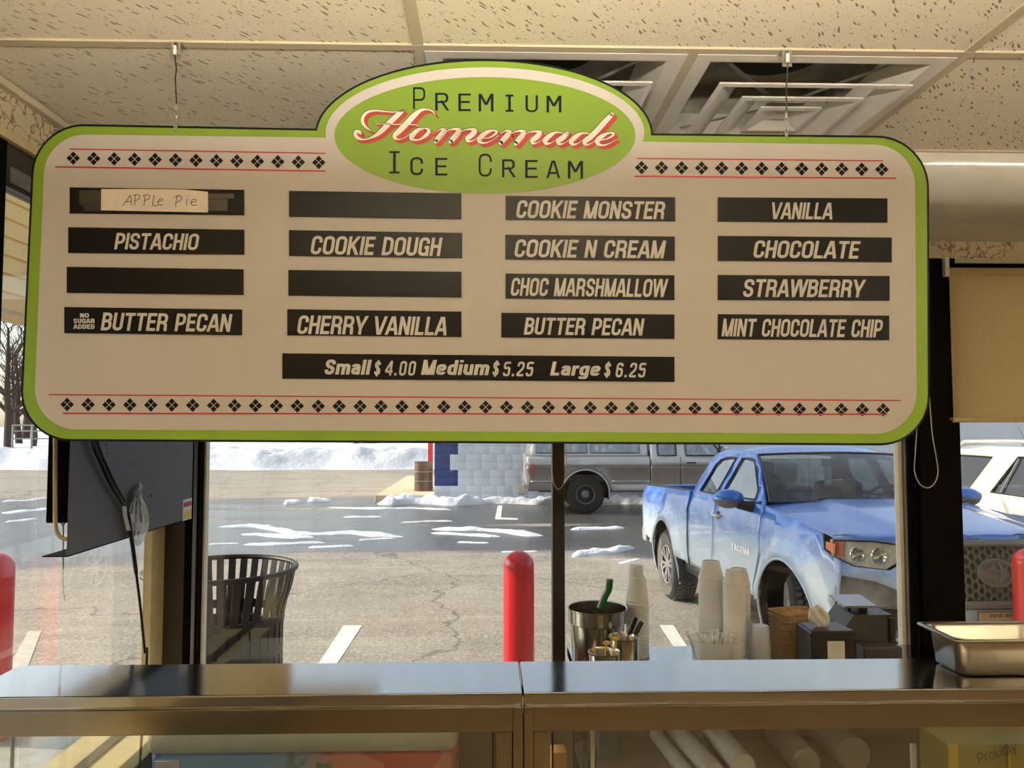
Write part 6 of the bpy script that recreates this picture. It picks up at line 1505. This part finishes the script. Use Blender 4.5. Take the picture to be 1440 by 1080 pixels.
# ---- cream station wagon / suv
sv = thing('cream_suv', 'cream white sport utility car with roof rails parked beyond the blue pickup', 'car', (5.96, 8.85, gz(8.5)), -PI/2)
def WS(x, z):
    w = .94
    if z < .6: w -= (.6-z)*.12
    if z > 1.05: w -= (z-1.05)*.10
    if x < .35: w -= .05*((.35-x)/.35)**2
    for c in (1.05, 3.85): w += .03*smoothstep(.60, .52, math.hypot(x-c, z-.40))
    return w
def WSU(x, z): return WS(x, 1.24) - max(0, z-1.24)*.34
side(sv, 'quarter_panel', 'cream_paint', [(.05,.55)]+arch(1.05,.40,.48,0,0,.50)+[(1.55,.50),(1.58,.85),(1.30,1.24),(.03,1.24)], WS)
side(sv, 'rear_door', 'cream_paint', [(1.565,.42),(2.32,.42),(2.35,1.24),(1.31,1.24),(1.595,.85)], WS)
side(sv, 'front_door', 'cream_paint', [(2.335,.42),(3.32,.42),(3.40,.9),(3.38,1.24),(2.365,1.24)], WS)
side(sv, 'fender', 'cream_paint', [(3.335,.42)]+arch(3.85,.40,.48,0,0,.44)+[(4.55,.55),(4.62,.95),(4.5,1.08),(3.40,1.20),(3.415,.9)], WS)
qg = [(.30,1.27),(.78,1.27),(1.02,1.62),(.42,1.62)]; rg = [(1.15,1.27),(2.24,1.27),(2.22,1.635),(1.40,1.635)]; dg = [(2.36,1.27),(3.18,1.27),(2.80,1.62),(2.34,1.635)]
side(sv, 'body_upper', 'cream_paint', [(.04,1.24),(3.42,1.24),(2.86,1.69),(2.2,1.715),(1.0,1.71),(.22,1.68)], WSU, holes=[qg, rg, dg], d=.12)
for P, n in ((qg, 'quarter_glass'), (rg, 'door_glass'), (dg, 'door_glass')):
    side(sv, n, 'dark_glass', P, WSU, d=.3, off=-.012, solid=0)
    for s in (-1, 1): MB().tube([(x, s*(WSU(x, z)+.001), z) for x, z in P], .009, 5, closed=True).build('window_seal', 'trim_black', sv)
for s in (-1, 1):
    MB().tube([(1.42, s*(WSU(1.42, 1.62)+.002), 1.62), (1.30, s*(WSU(1.3, 1.28)+.002), 1.28)], .008, 5).build('window_bar', 'chrome', sv)
    MB().tube([(.25, s*.66, 1.715), (.35, s*.66, 1.765), (1.2, s*.67, 1.785), (2.5, s*.67, 1.765), (2.62, s*.67, 1.72)], .020, 8).build('roof_rail', 'silver_body', sv)
    for x in (1.60, 2.5): MB().tube([(x-.08, s*.93, 1.09), (x-.05, s*.965, 1.095), (x+.07, s*.965, 1.095), (x+.10, s*.93, 1.09)], .015, 8).build('door_handle', 'chrome', sv)
    MB().prism([(.03, s*.89, .95), (.30, s*.93, .98), (.22, s*.93, 1.22), (.02, s*.89, 1.22)], (0, s, 0), .01).build('tail_light', 'lamp_red', sv)
    MB().box((3.10, s*.93, 1.22), (3.22, s*1.12, 1.38), .03).build('mirror', 'cream_paint', sv)
rows = [[(.18+(2.90-.18)*i/10, s/6*WSU(1, 1.70), 1.70+.05*(1-(s/6)**4)-(.03 if i in (0, 10) else 0)) for s in range(-6, 7)] for i in range(11)]
MB().grid(rows).build('roof', 'cream_paint', sv)
MB().grid([[(3.42,s*.88,1.24) for s in (-1,0,1)],[(2.88,s*.76,1.69) for s in (-1,0,1)]]).build('windshield', 'dark_glass', sv)
MB().grid([[(.04,s*.88,1.26) for s in (-1,0,1)],[(.20,s*.76,1.68) for s in (-1,0,1)]]).build('rear_window', 'dark_glass', sv)
MB().grid([[(3.40, s*.9, 1.21+.04*(1-s*s)) for s in (-1,-.5,0,.5,1)], [(4.55, s*.86, 1.08+.03*(1-s*s)) for s in (-1,-.5,0,.5,1)]]).build('hood', 'cream_paint', sv)
MB().box((4.50,-.88,.45),(4.66,.88,1.08), .05).build('front_bumper', 'cream_paint', sv); MB().box((-.08,-.88,.45),(.06,.88,1.24), .04).build('rear_hatch', 'cream_paint', sv)
MB().box((.2,-.6,.35),(4.4,.6,.60)).build('chassis', 'trim_black', sv)  # dark filler box, added to stop light passing below
MB().tube([(1.0, -.40, 1.745), (.86, -.40, 1.92)], [.006,.002], 6).box((.96,-.44,1.74),(1.08,-.36,1.765), .01).build('antenna', 'trim_black', sv)
for a in (-.38, .38): MB().box((1.3,a-.28,.6),(1.5,a+.28,1.45), .05).box((2.3,a-.25,.6),(2.45,a+.25,1.5), .05).build('seat', 'cabin_dark', sv)
liner(sv, 1.05, .40, .49, .9, .5); liner(sv, 3.85, .40, .49, .9, .5)
for x in (1.05, 3.85):
    for s in (-1, 1): wheel(sv, x, s*.915, .37, .37, .24, .22, 'spokes')
